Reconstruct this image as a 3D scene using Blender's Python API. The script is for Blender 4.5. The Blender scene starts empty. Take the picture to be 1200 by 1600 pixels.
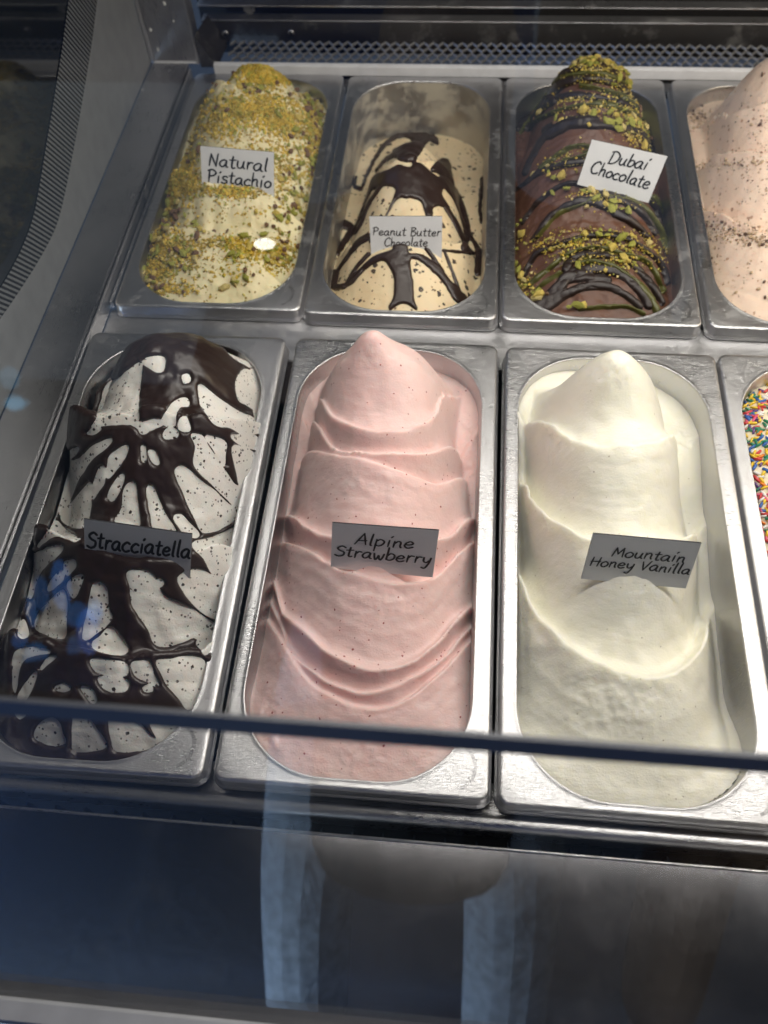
import bpy, bmesh, math, random
import numpy as np
from mathutils import Matrix, Vector

# ------------------------------------------------------------------ camera
sc = bpy.context.scene
col = sc.collection
random.seed(7)
rng = np.random.RandomState(7)
F = 1300.0
CAM_EUL = (0.56684769083826, 0.03790348339154211, 0.08834851039957867)
CAM_POS = np.array((0.30077394332356505, -0.11705976293850852, 0.493490636556918))
R = np.array(Matrix.Rotation(CAM_EUL[2], 3, 'Z') @ Matrix.Rotation(CAM_EUL[1], 3, 'Y') @ Matrix.Rotation(CAM_EUL[0], 3, 'X'))
cd = bpy.data.cameras.new("camera")
cam = bpy.data.objects.new("camera", cd); col.objects.link(cam)
M = Matrix([list(r) for r in R]).to_4x4(); M.translation = Vector(CAM_POS)
cam.matrix_world = M
cd.sensor_fit = 'HORIZONTAL'; cd.sensor_width = 6.277; cd.lens = F * 6.277 / 1200
cd.clip_start = 0.005; cd.clip_end = 50
cd.dof.use_dof = True; cd.dof.focus_distance = 0.55; cd.dof.aperture_fstop = 1.7
sc.camera = cam

# ------------------------------------------------------------------ world, lamps, exposure
w = bpy.data.worlds.new("World"); sc.world = w; w.use_nodes = True
bg = w.node_tree.nodes['Background']
bg.inputs[0].default_value = (0.56, 0.73, 1.0, 1); bg.inputs[1].default_value = 0.36


def area(name, loc, sx, sy, watts, color, aim):
    d = bpy.data.lights.new(name, 'AREA'); d.shape = 'RECTANGLE'; d.size = sx; d.size_y = sy
    d.energy = watts; d.color = color
    o = bpy.data.objects.new(name, d); col.objects.link(o); o.location = loc
    o.rotation_euler = (Vector(aim) - Vector(loc)).to_track_quat('-Z', 'Y').to_euler()
    return o


area("led_and_fill_strip", (0.72, 0.25, 0.455), 1.15, 0.03, 4.15, (1.0, 0.945, 0.87), (0.72, 0.251, 0))
area("led_and_fill_strip", (0.66, 0.47, 0.50), 1.10, 0.03, 2.8, (1.0, 0.94, 0.85), (0.66, 0.52, 0))  # second strip, added to brighten the back row
area("side_daylight_lamp", (-0.45, 0.62, 0.46), 0.35, 0.30, 0.9, (0.16, 0.36, 1.0), (0.35, 0.55, 0.05))
area("leg_fill_lamp", (-0.75, -0.32, -0.62), 0.3, 0.5, 22.0, (0.62, 0.80, 1.0), (0.30, -0.85, -0.6))  # low fill lamp added to light the trousers mirrored in the glass
area("pavement_tint_lamp", (-1.25, -1.35, -0.30), 0.5, 0.5, 9.0, (0.14, 0.36, 1.0), (-0.55, -1.35, -1.0))  # blue lamp added over the pavement to tint its reflection


def round_lamp(name, loc, sx, sy, radiance, color):
    d = area(name, loc, sx, sy, radiance * math.pi * math.pi / 4 * sx * sy, color, (0.25, 0.0, 0.33)); d.data.shape = 'ELLIPSE'


# a round lamp and blue lamps added as patches, all mirrored by the front glass
round_lamp("far_round_lamp", (0.097, -0.70, 0.385), 0.022, 0.011, 14, (1.0, 1.0, 0.94))
for k_ in range(18):
    t_ = rng.rand(); up_ = k_ < 4
    loc = (-1.24 + .05 * rng.randn(), -2.6, -0.16 + .05 * rng.randn()) if up_ else (-1.10 + .17 * rng.randn(), -2.35 + .1 * rng.rand(), -.82 + .15 * rng.randn())
    round_lamp("blue_patch_lamp", loc, *(.03 + .05 * rng.rand(2) if up_ else (.03 + .07 * rng.rand(), .05 + .2 * rng.rand() ** 2)), .5 + .7 * rng.rand(), ((.25, .65, 1) if up_ else (.07, .26 + .12 * t_, 1)))
area("warm_end_lamp", (0.98, 0.50, 0.30), 0.25, 0.10, 1.0, (1.0, 0.78, 0.5), (0.60, 0.58, 0.02))

sc.view_settings.view_transform = 'Standard'; sc.view_settings.look = 'None'
sc.view_settings.exposure = 0.0; sc.view_settings.gamma = 1.0
sc.cycles.use_denoising = True
try:
    sc.cycles.denoiser = 'OPENIMAGEDENOISE'
except Exception:
    pass
sc.cycles.max_bounces = 10; sc.cycles.diffuse_bounces = 4; sc.cycles.glossy_bounces = 5
sc.cycles.transparent_max_bounces = 12; sc.cycles.sample_clamp_indirect = 6
sc.cycles.caustics_reflective = False; sc.cycles.caustics_refractive = False

# ------------------------------------------------------------------ pixel <-> place
def proj(X):
    v = (X - CAM_POS) @ R
    return 600 + F * v[..., 0] / -v[..., 2], 800 - F * v[..., 1] / -v[..., 2]


def ray(x, y):
    return R @ np.array([(x - 600) / F, -(y - 800) / F, -1.0])


def on_plane(x, y, p, n):
    d = ray(x, y); p = np.array(p, float); n = np.array(n, float)
    return CAM_POS + d * (((p - CAM_POS) @ n) / (d @ n))


# ------------------------------------------------------------------ materials
def mat(name):
    m = bpy.data.materials.new(name); m.use_nodes = True
    nt = m.node_tree; b = nt.nodes['Principled BSDF']
    return m, nt, b


def N(nt, t, **kw):
    n = nt.nodes.new(t)
    for k, v in kw.items():
        if k in n.inputs.keys():
            n.inputs[k].default_value = v
        else:
            setattr(n, k, v)
    return n


def L(nt, a, b): nt.links.new(a, b)


def coords(nt, scale=(1, 1, 1), rot=(0, 0, 0), out='Object', vary=False):
    tc = N(nt, 'ShaderNodeTexCoord'); mp = N(nt, 'ShaderNodeMapping')
    if vary:                    # alike pieces do not share one pattern
        oi = N(nt, 'ShaderNodeObjectInfo'); mu = N(nt, 'ShaderNodeMath', operation='MULTIPLY'); L(nt, oi.outputs['Random'], mu.inputs[0]); mu.inputs[1].default_value = 7.0
        cx = N(nt, 'ShaderNodeCombineXYZ')
        for i_ in range(3): L(nt, mu.outputs[0], cx.inputs[i_])
        L(nt, cx.outputs[0], mp.inputs['Location'])
    mp.inputs['Scale'].default_value = scale; mp.inputs['Rotation'].default_value = rot
    L(nt, tc.outputs[out], mp.inputs['Vector']); return mp.outputs['Vector']


def ramp(nt, fac, stops):
    r = N(nt, 'ShaderNodeValToRGB'); L(nt, fac, r.inputs['Fac'])
    e = r.color_ramp.elements
    while len(e) < len(stops): e.new(0.5)
    for i, (p, c) in enumerate(stops):
        e[i].position = p; e[i].color = (*c, 1) if len(c) == 3 else c
    return r.outputs['Color']


def g3(x): return (x, x, x)


def mixc(nt, fac, a, b):
    m = N(nt, 'ShaderNodeMix', data_type='RGBA')
    if hasattr(fac, 'links'): L(nt, fac, m.inputs[0])
    else: m.inputs[0].default_value = fac
    for s, v in ((6, a), (7, b)):
        if hasattr(v, 'links'): L(nt, v, m.inputs[s])
        else: m.inputs[s].default_value = (*v, 1)
    return m.outputs[2]


def noise(nt, vec, scale, detail=3, rough=0.5):
    n = N(nt, 'ShaderNodeTexNoise'); n.inputs['Scale'].default_value = scale
    n.inputs['Detail'].default_value = detail; n.inputs['Roughness'].default_value = rough
    L(nt, vec, n.inputs['Vector']); return n.outputs['Fac']


def bump(nt, b, h, dist, strength=1.0, prev=None):
    n = N(nt, 'ShaderNodeBump'); n.inputs['Distance'].default_value = dist; n.inputs['Strength'].default_value = strength
    L(nt, h, n.inputs['Height'])
    if prev is not None: L(nt, prev, n.inputs['Normal'])
    if b is not None: L(nt, n.outputs['Normal'], b.inputs['Normal'])
    return n.outputs['Normal']


def steel(name, base=0.63, r0=0.22, r1=0.41, brush=(1, 22, 1), bscale=150, bd=0.00018, tint=(1, 1, 1.02), blotch=9, fine=1.0, smear=0.45):
    m, nt, b = mat(name)
    b.inputs['Metallic'].default_value = 1.0
    v = coords(nt, vary=True); vb = coords(nt, brush, vary=True)
    n1 = noise(nt, v, blotch, 5, 0.6); n2 = noise(nt, vb, bscale, 4, 0.6); n3 = noise(nt, v, 420, 2)
    c = ramp(nt, n1, [(0.3, tuple(base * 0.78 * t for t in tint)), (0.7, tuple(base * t for t in tint))])
    sm = ramp(nt, noise(nt, v, 26, 6, 0.68), [(0.56, g3(0)), (0.66, g3(1))]); sd = ramp(nt, noise(nt, v, 330, 2, 0.5), [(0.70, g3(0)), (0.74, g3(1))])
    res = mixc(nt, 0.5, sm, sd)         # dried smears and droplets
    rs_ = N(nt, 'ShaderNodeMath', operation='MULTIPLY'); L(nt, res, rs_.inputs[0]); rs_.inputs[1].default_value = smear
    L(nt, mixc(nt, rs_.outputs[0], c, (0.60, 0.59, 0.56)), b.inputs['Base Color'])
    im = N(nt, 'ShaderNodeMath', operation='SUBTRACT'); im.inputs[0].default_value = 1; L(nt, rs_.outputs[0], im.inputs[1]); L(nt, im.outputs[0], b.inputs['Metallic'])
    mx = mixc(nt, 0.5, n1, n2)
    rr = N(nt, 'ShaderNodeMapRange'); L(nt, mx, rr.inputs['Value'])
    rr.inputs['From Min'].default_value = 0.3; rr.inputs['From Max'].default_value = 0.7
    rr.inputs['To Min'].default_value = r0; rr.inputs['To Max'].default_value = r1
    L(nt, rr.outputs[0], b.inputs['Roughness'])
    sc_ = noise(nt, coords(nt, (1, 30, 1), (0, 0, 0.7)), 90, 2, 0.4); sr = N(nt, 'ShaderNodeMapRange'); L(nt, sc_, sr.inputs['Value'])
    sr.inputs['From Min'].default_value = 0.66; sr.inputs['From Max'].default_value = 0.72
    p = bump(nt, None, n2, bd); p = bump(nt, None, n1, 0.0010 * fine, 0.5, p); p = bump(nt, None, sr.outputs[0], 0.00007 * fine, 0.6, p)
    bump(nt, b, n3, 0.00005 * fine, 1, p)
    return m


def plain(name, c, rough=0.5, metal=0.0, bumps=0.0, bscale=300, var=0.15, spec=0.5):
    m, nt, b = mat(name)
    v = coords(nt); n = noise(nt, v, 60, 4)
    L(nt, ramp(nt, n, [(0.3, tuple(x * (1 - var) for x in c)), (0.7, c)]), b.inputs['Base Color'])
    b.inputs['Roughness'].default_value = rough; b.inputs['Metallic'].default_value = metal
    b.inputs['Specular IOR Level'].default_value = spec
    if bumps: bump(nt, b, noise(nt, v, bscale, 3), bumps)
    return m


def specks(nt, v, scale, size, prob, soft=0.04):
    vo = N(nt, 'ShaderNodeTexVoronoi'); vo.inputs['Scale'].default_value = scale
    wv = N(nt, 'ShaderNodeVectorMath', operation='ADD')
    nn = N(nt, 'ShaderNodeTexNoise'); nn.inputs['Scale'].default_value = scale * 1.7
    L(nt, v, nn.inputs['Vector'])
    sc_ = N(nt, 'ShaderNodeVectorMath', operation='SCALE'); sc_.inputs['Scale'].default_value = 0.6 / scale
    L(nt, nn.outputs['Color'], sc_.inputs[0]); L(nt, v, wv.inputs[0]); L(nt, sc_.outputs[0], wv.inputs[1])
    L(nt, wv.outputs[0], vo.inputs['Vector'])
    sep = N(nt, 'ShaderNodeSeparateColor'); L(nt, vo.outputs['Color'], sep.inputs[0])
    sz = N(nt, 'ShaderNodeMath', operation='MULTIPLY'); L(nt, sep.outputs[1], sz.inputs[0]); sz.inputs[1].default_value = size
    d = N(nt, 'ShaderNodeMath', operation='LESS_THAN'); L(nt, vo.outputs['Distance'], d.inputs[0]); L(nt, sz.outputs[0], d.inputs[1])
    k = N(nt, 'ShaderNodeMath', operation='LESS_THAN'); L(nt, sep.outputs[0], k.inputs[0]); k.inputs[1].default_value = prob
    o = N(nt, 'ShaderNodeMath', operation='MULTIPLY'); L(nt, d.outputs[0], o.inputs[0]); L(nt, k.outputs[0], o.inputs[1])
    return o.outputs[0]


def gelato_mat(name, c, c2, sp=(), rough=0.42, sss=0.35, rad=(0.007, 0.004, 0.003), grain=0.00022, gscale=260):
    m, nt, b = mat(name)
    v = coords(nt)
    n1 = noise(nt, v, 22, 4); n2 = noise(nt, v, gscale, 4, 0.65); n3 = noise(nt, coords(nt, (1, 3, 3)), 60, 3)
    cc = ramp(nt, n1, [(0.3, c2), (0.68, c)])
    for (scale, size, prob, scol) in sp:
        cc = mixc(nt, specks(nt, v, scale, size, prob), cc, scol)
    L(nt, cc, b.inputs['Base Color'])
    b.inputs['Roughness'].default_value = rough
    b.inputs['Subsurface Weight'].default_value = sss
    b.inputs['Subsurface Radius'].default_value = rad; b.inputs['Subsurface Scale'].default_value = 1.0
    b.inputs['Specular IOR Level'].default_value = 0.35
    p = bump(nt, None, n3, 0.0009, 0.5)
    p = bump(nt, None, noise(nt, v, 750, 2), 0.00022, 0.8, p)
    bump(nt, b, n2, grain, 0.8, p)
    return m


PAN = steel("pan_steel")
CASE = steel("case_steel", 0.50, 0.22, 0.42, (22, 1, 1), 110, 0.00008, (1, 1, 1.03), 9, 1.0, 0.15)
FRONT = steel("front_panel_steel", 0.38, 0.085, 0.14, (16, 1, 1), 200, 0.000002, (1, 1, 1.06), 14, 0.01, 0.06)
DARKST = steel("dark_channel_steel", 0.16, 0.3, 0.5, (1, 1, 12), 120)
ALU = plain("aluminium_strip", (0.80, 0.81, 0.84), 0.4)
BLACK = plain("black_recess", (0.006, 0.007, 0.009), 0.6)
GREY = plain("grey_border_paint", (0.27, 0.285, 0.30), 0.36, 0.35, 0.00008)
DGLASS = plain("dark_side_glass", (0.008, 0.010, 0.010), 0.06)
WHITEP = plain("white_ledge_paint", (0.70, 0.72, 0.76), 0.35)
BOARD = plain("sign_board_white", (0.72, 0.73, 0.74), 0.38, 0, 0.00004, 500, 0.06)
EDGE = plain("sign_board_edge", (0.03, 0.03, 0.035), 0.5)
INK = plain("sign_ink", (0.008, 0.008, 0.01), 0.5)
TRIM = plain("glass_trim_strip", (0.15, 0.165, 0.20), 0.4)
MESHM = plain("grille_mesh_metal", (0.36, 0.36, 0.36), 0.35, 0.8)
SCREWM = plain("screw_metal", (0.25, 0.25, 0.26), 0.35, 1.0)
CHIP = plain("chipped_white", (0.75, 0.75, 0.73), 0.5)
VENT = plain("vent_vane_plastic", (0.02, 0.025, 0.035), 0.25)


def choc_mat(name, c, rough=0.22):
    m, nt, b = mat(name)
    v = coords(nt); n = noise(nt, v, 30, 3)
    L(nt, ramp(nt, n, [(0.35, tuple(x * 0.75 for x in c)), (0.7, c)]), b.inputs['Base Color'])
    rr = N(nt, 'ShaderNodeMapRange'); L(nt, noise(nt, v, 45, 3), rr.inputs['Value'])
    rr.inputs['To Min'].default_value = rough * 0.7; rr.inputs['To Max'].default_value = rough * 1.8
    L(nt, rr.outputs[0], b.inputs['Roughness'])
    bump(nt, b, noise(nt, v, 55, 2), 0.0006, 0.35)
    return m


CHOC = choc_mat("dark_chocolate_sauce", (0.028, 0.015, 0.012), 0.28)
CHOC2 = choc_mat("dubai_chocolate_sauce", (0.022, 0.013, 0.011), 0.36)
GREEN = choc_mat("pistachio_cream_sauce", (0.085, 0.085, 0.018), 0.3)
NUTS = [plain("pistachio_green", (0.42, 0.42, 0.07), 0.5, 0, 0.0004, 350, 0.45),
        plain("pistachio_yellow", (0.70, 0.54, 0.12), 0.5, 0, 0.0004, 350, 0.4),
        plain("pistachio_skin", (0.22, 0.12, 0.06), 0.55, 0, 0.0004, 350, 0.5),
        plain("pistachio_pale", (0.70, 0.57, 0.22), 0.5, 0, 0.0004, 350, 0.35)]
CRUMB = plain("pistachio_crumb", (0.74, 0.52, 0.07), 0.6, 0, 0.0003, 600, 0.5)
HAZ = [plain("hazelnut_pale", (0.60, 0.44, 0.28), 0.55, 0, 0.0003, 400, 0.3),
       plain("hazelnut_chocolate", (0.14, 0.08, 0.055), 0.4, 0, 0.0003, 400, 0.3)]
SPR = [plain("sprinkle_" + n, c, 0.3) for n, c in (("red", (0.62, 0.05, 0.05)), ("orange", (0.8, 0.22, 0.02)), ("yellow", (0.82, 0.55, 0.03)),
       ("green", (0.02, 0.22, 0.12)), ("blue", (0.03, 0.12, 0.42)), ("pink", (0.75, 0.12, 0.22)), ("white", (0.8, 0.78, 0.75)), ("purple", (0.12, 0.05, 0.2)))]


def glass_mat():
    m = bpy.data.materials.new("front_glass"); m.use_nodes = True
    nt = m.node_tree; nt.nodes.remove(nt.nodes['Principled BSDF'])
    out = nt.nodes['Material Output']
    tr = N(nt, 'ShaderNodeBsdfTransparent'); tr.inputs[0].default_value = (0.985, 0.99, 0.99, 1)
    gl = N(nt, 'ShaderNodeBsdfGlossy'); gl.inputs['Roughness'].default_value = 0.0
    lw = N(nt, 'ShaderNodeLayerWeight'); lw.inputs['Blend'].default_value = 0.5
    pw = N(nt, 'ShaderNodeMath', operation='POWER'); L(nt, lw.outputs['Facing'], pw.inputs[0]); pw.inputs[1].default_value = 5
    ma = N(nt, 'ShaderNodeMath', operation='MULTIPLY_ADD'); L(nt, pw.outputs[0], ma.inputs[0]); ma.inputs[1].default_value = 0.96; ma.inputs[2].default_value = 0.04
    mx = N(nt, 'ShaderNodeMixShader'); L(nt, ma.outputs[0], mx.inputs[0]); L(nt, tr.outputs[0], mx.inputs[1]); L(nt, gl.outputs[0], mx.inputs[2])
    L(nt, mx.outputs[0], out.inputs['Surface'])
    return m


GLASS = glass_mat()


def frit_mat():
    m, nt, b = mat("black_frit_stripes")
    tc = N(nt, 'ShaderNodeTexCoord'); sp = N(nt, 'ShaderNodeSeparateXYZ'); L(nt, tc.outputs['UV'], sp.inputs[0])
    fr = N(nt, 'ShaderNodeMath', operation='FRACT'); L(nt, sp.outputs[0], fr.inputs[0])
    st = N(nt, 'ShaderNodeMapRange'); L(nt, fr.outputs[0], st.inputs['Value'])
    st.inputs['From Min'].default_value = 0.46; st.inputs['From Max'].default_value = 0.54
    L(nt, mixc(nt, st.outputs[0], (0.006, 0.006, 0.007), (0.14, 0.15, 0.155)), b.inputs['Base Color'])
    b.inputs['Roughness'].default_value = 0.25
    return m


# ------------------------------------------------------------------ mesh helpers
def link(o, parent=None):
    col.objects.link(o)
    if parent is not None: o.parent = parent
    return o


def mesh_obj(name, verts, faces, m, parent=None, smooth=False, mats=None, fm=None):
    me = bpy.data.meshes.new(name)
    me.from_pydata([tuple(map(float, v)) for v in verts], [], faces)
    for x in (mats or [m]): me.materials.append(x)
    if fm is not None: me.polygons.foreach_set('material_index', fm)
    if smooth: me.polygons.foreach_set('use_smooth', [True] * len(me.polygons))
    me.update()
    return link(bpy.data.objects.new(name, me), parent)


def grid_obj(name, X, Y, Z, cellmask, m, parent=None):
    ny, nx = X.shape
    idx = np.arange(ny * nx).reshape(ny, nx)
    q = np.stack([idx[:-1, :-1], idx[:-1, 1:], idx[1:, 1:], idx[1:, :-1]], -1)[cellmask]
    used = np.unique(q); remap = np.full(ny * nx, -1); remap[used] = np.arange(len(used))
    q = remap[q]; V = np.stack([X.ravel(), Y.ravel(), Z.ravel()], -1)[used]
    me = bpy.data.meshes.new(name)
    me.vertices.add(len(V)); me.vertices.foreach_set('co', V.astype(np.float32).ravel())
    me.loops.add(q.size); me.loops.foreach_set('vertex_index', q.astype(np.int32).ravel())
    me.polygons.add(len(q)); me.polygons.foreach_set('loop_start', np.arange(0, q.size, 4, dtype=np.int32))
    me.polygons.foreach_set('use_smooth', np.ones(len(q), bool))
    me.materials.append(m); me.update(calc_edges=True); me.validate()
    return link(bpy.data.objects.new(name, me), parent)


def box(name, x0, x1, y0, y1, z0, z1, m, parent=None, bev=0.0):
    bm = bmesh.new(); bmesh.ops.create_cube(bm, size=1)
    for v in bm.verts:
        v.co = Vector(((x0 + x1) / 2 + v.co.x * (x1 - x0), (y0 + y1) / 2 + v.co.y * (y1 - y0), (z0 + z1) / 2 + v.co.z * (z1 - z0)))
    if bev: bmesh.ops.bevel(bm, geom=bm.edges[:], offset=bev, segments=2, affect='EDGES')
    me = bpy.data.meshes.new(name); bm.to_mesh(me); bm.free(); me.materials.append(m)
    return link(bpy.data.objects.new(name, me), parent)


def prism_x(name, prof, x0, x1, m, parent=None, smooth=False):
    n = len(prof)
    v = [(x0, y, z) for y, z in prof] + [(x1, y, z) for y, z in prof]
    f = [(i, (i + 1) % n, n + (i + 1) % n, n + i) for i in range(n)] + [tuple(range(n))[::-1], tuple(range(n, 2 * n))]
    return mesh_obj(name, v, f, m, parent, smooth)


def thing(name, loc, label, cat, group=None):
    o = bpy.data.objects.new(name, None); col.objects.link(o); o.location = loc; o.empty_display_size = 0.02
    o['label'] = label; o['category'] = cat
    if group: o['group'] = group
    return o


# ------------------------------------------------------------------ layout
P = 0.167                      # pan pitch
W, LEN = 0.1660, 0.36          # pan outer size
Y2, X2, Z2 = 0.3912, -0.0014, -0.0064   # second row offset
ROWS = {'front': (0.0, 0.0, 0.0), 'back': (X2, Y2, Z2)}
OX0, OX1, OY0, OY1, ORAD = 0.0125, 0.1535, 0.0085, 0.3485, 0.054    # opening, pan-local


def rrect(x0, x1, y0, y1, r, k=14, s=10):
    pts = []
    for cx, cy, a0 in ((x1 - r, y1 - r, 0), (x0 + r, y1 - r, 90), (x0 + r, y0 + r, 180), (x1 - r, y0 + r, 270)):
        arc = [(cx + r * math.cos(math.radians(a0 + 90 * i / k)), cy + r * math.sin(math.radians(a0 + 90 * i / k))) for i in range(k + 1)]
        pts.append(arc)
    out = []
    for i in range(4):
        out += pts[i]
        a, b = pts[i][-1], pts[(i + 1) % 4][0]
        out += [(a[0] + (b[0] - a[0]) * j / s, a[1] + (b[1] - a[1]) * j / s) for j in range(1, s)]
    return out


def rings_mesh(name, rings, m, parent, cap=False):
    n = len(rings[0]); v = [p for r in rings for p in r]; f = []
    for k in range(len(rings) - 1):
        for i in range(n):
            j = (i + 1) % n
            f.append((k * n + i, k * n + j, (k + 1) * n + j, (k + 1) * n + i))
    if cap: f.append(tuple(range((len(rings) - 1) * n, len(rings) * n)))
    return mesh_obj(name, v, f, m, parent, True)


def rim_mesh():
    g = (P - W) / 2
    def outer(ins, z, r):
        return [(x, y, z) for x, y in rrect(g + ins, P - g - ins, ins, LEN - ins, max(r - ins, 0.002))]
    def inner(ins, z):
        return [(x, y, z) for x, y in rrect(OX0 + ins, OX1 - ins, OY0 + ins, OY1 - ins, ORAD - ins)]
    rings = [outer(0.0014, -0.0125, .009), outer(0.0002, -0.0122, .009), outer(-0.0004, -0.0112, .009), outer(-0.0001, -0.0100, .009), outer(0.0009, -0.0092, .009), outer(0.0013, -0.0084, .009), outer(0.0016, -0.0018, .009),
             outer(0.0020, -0.0008, .009), outer(0.0028, -0.0002, .009), outer(0.0042, 0.0, .009)]
    o1 = outer(0.0042, 0, .009); i1 = inner(-0.0035, 0)
    for t in (0.33, 0.66):
        rings.append([tuple(a + (b - a) * t for a, b in zip(p, q)) for p, q in zip(o1, i1)])
    for k in (1, 2): rings[-k] = [(x, y, -0.0004 * math.sin(0)) for x, y, z in rings[-k]]
    rings += [inner(-0.0035, -0.0002), inner(-0.0016, -0.0001), inner(-0.0008, 0.0002), inner(-0.0003, 0.0000), inner(0.0, -0.0007), inner(0.0002, -0.0016)]
    return rings


def well_rings():
    def inner(ins, z):
        return [(x, y, z) for x, y in rrect(OX0 + ins, OX1 - ins, OY0 + ins, OY1 - ins, ORAD - ins)]
    return [inner(0.0002, -0.0016), inner(0.0006, -0.005), inner(0.002, -0.03), inner(0.004, -0.07), inner(0.006, -0.100), inner(0.009, -0.108), inner(0.016, -0.112)]


# ------------------------------------------------------------------ gelato mounds
def vnoise(x, y, s, seed):
    rs = np.random.RandomState(seed); T = rs.rand(64, 64)
    a, b = x * s, y * s; i, j = np.floor(a).astype(int), np.floor(b).astype(int)
    fx, fy = a - i, b - j; fx = fx * fx * (3 - 2 * fx); fy = fy * fy * (3 - 2 * fy)
    g = lambda p, q: T[p % 64, q % 64]
    return (g(i, j) * (1 - fx) + g(i + 1, j) * fx) * (1 - fy) + (g(i, j + 1) * (1 - fx) + g(i + 1, j + 1) * fx) * fy - 0.5


def cr(pts, k=6, closed=False):
    p = [np.array(q, float) for q in pts]; n = len(p); out = []
    rngi = range(n) if closed else range(n - 1)
    for i in rngi:
        a = p[i - 1] if (i > 0 or closed) else p[0]; b = p[i]; c = p[(i + 1) % n]
        d = p[(i + 2) % n] if (i + 2 < n or closed) else p[-1]
        for j in range(k):
            t = j / k
            out.append(0.5 * ((2 * b) + (c - a) * t + (2 * a - 5 * b + 4 * c - d) * t * t + (3 * b - a - 3 * c + d) * t ** 3))
    if not closed: out.append(p[-1])
    return np.array(out)


def interp(tab, x):
    """smooth table lookup"""
    tab = np.array(tab, float); o = np.argsort(tab[:, 0]); tab = tab[o]
    c = cr(tab, 8)
    c = c[np.concatenate([[True], np.diff(c[:, 0]) > 1e-9])]
    return np.interp(x, c[:, 0], c[:, 1])


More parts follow.
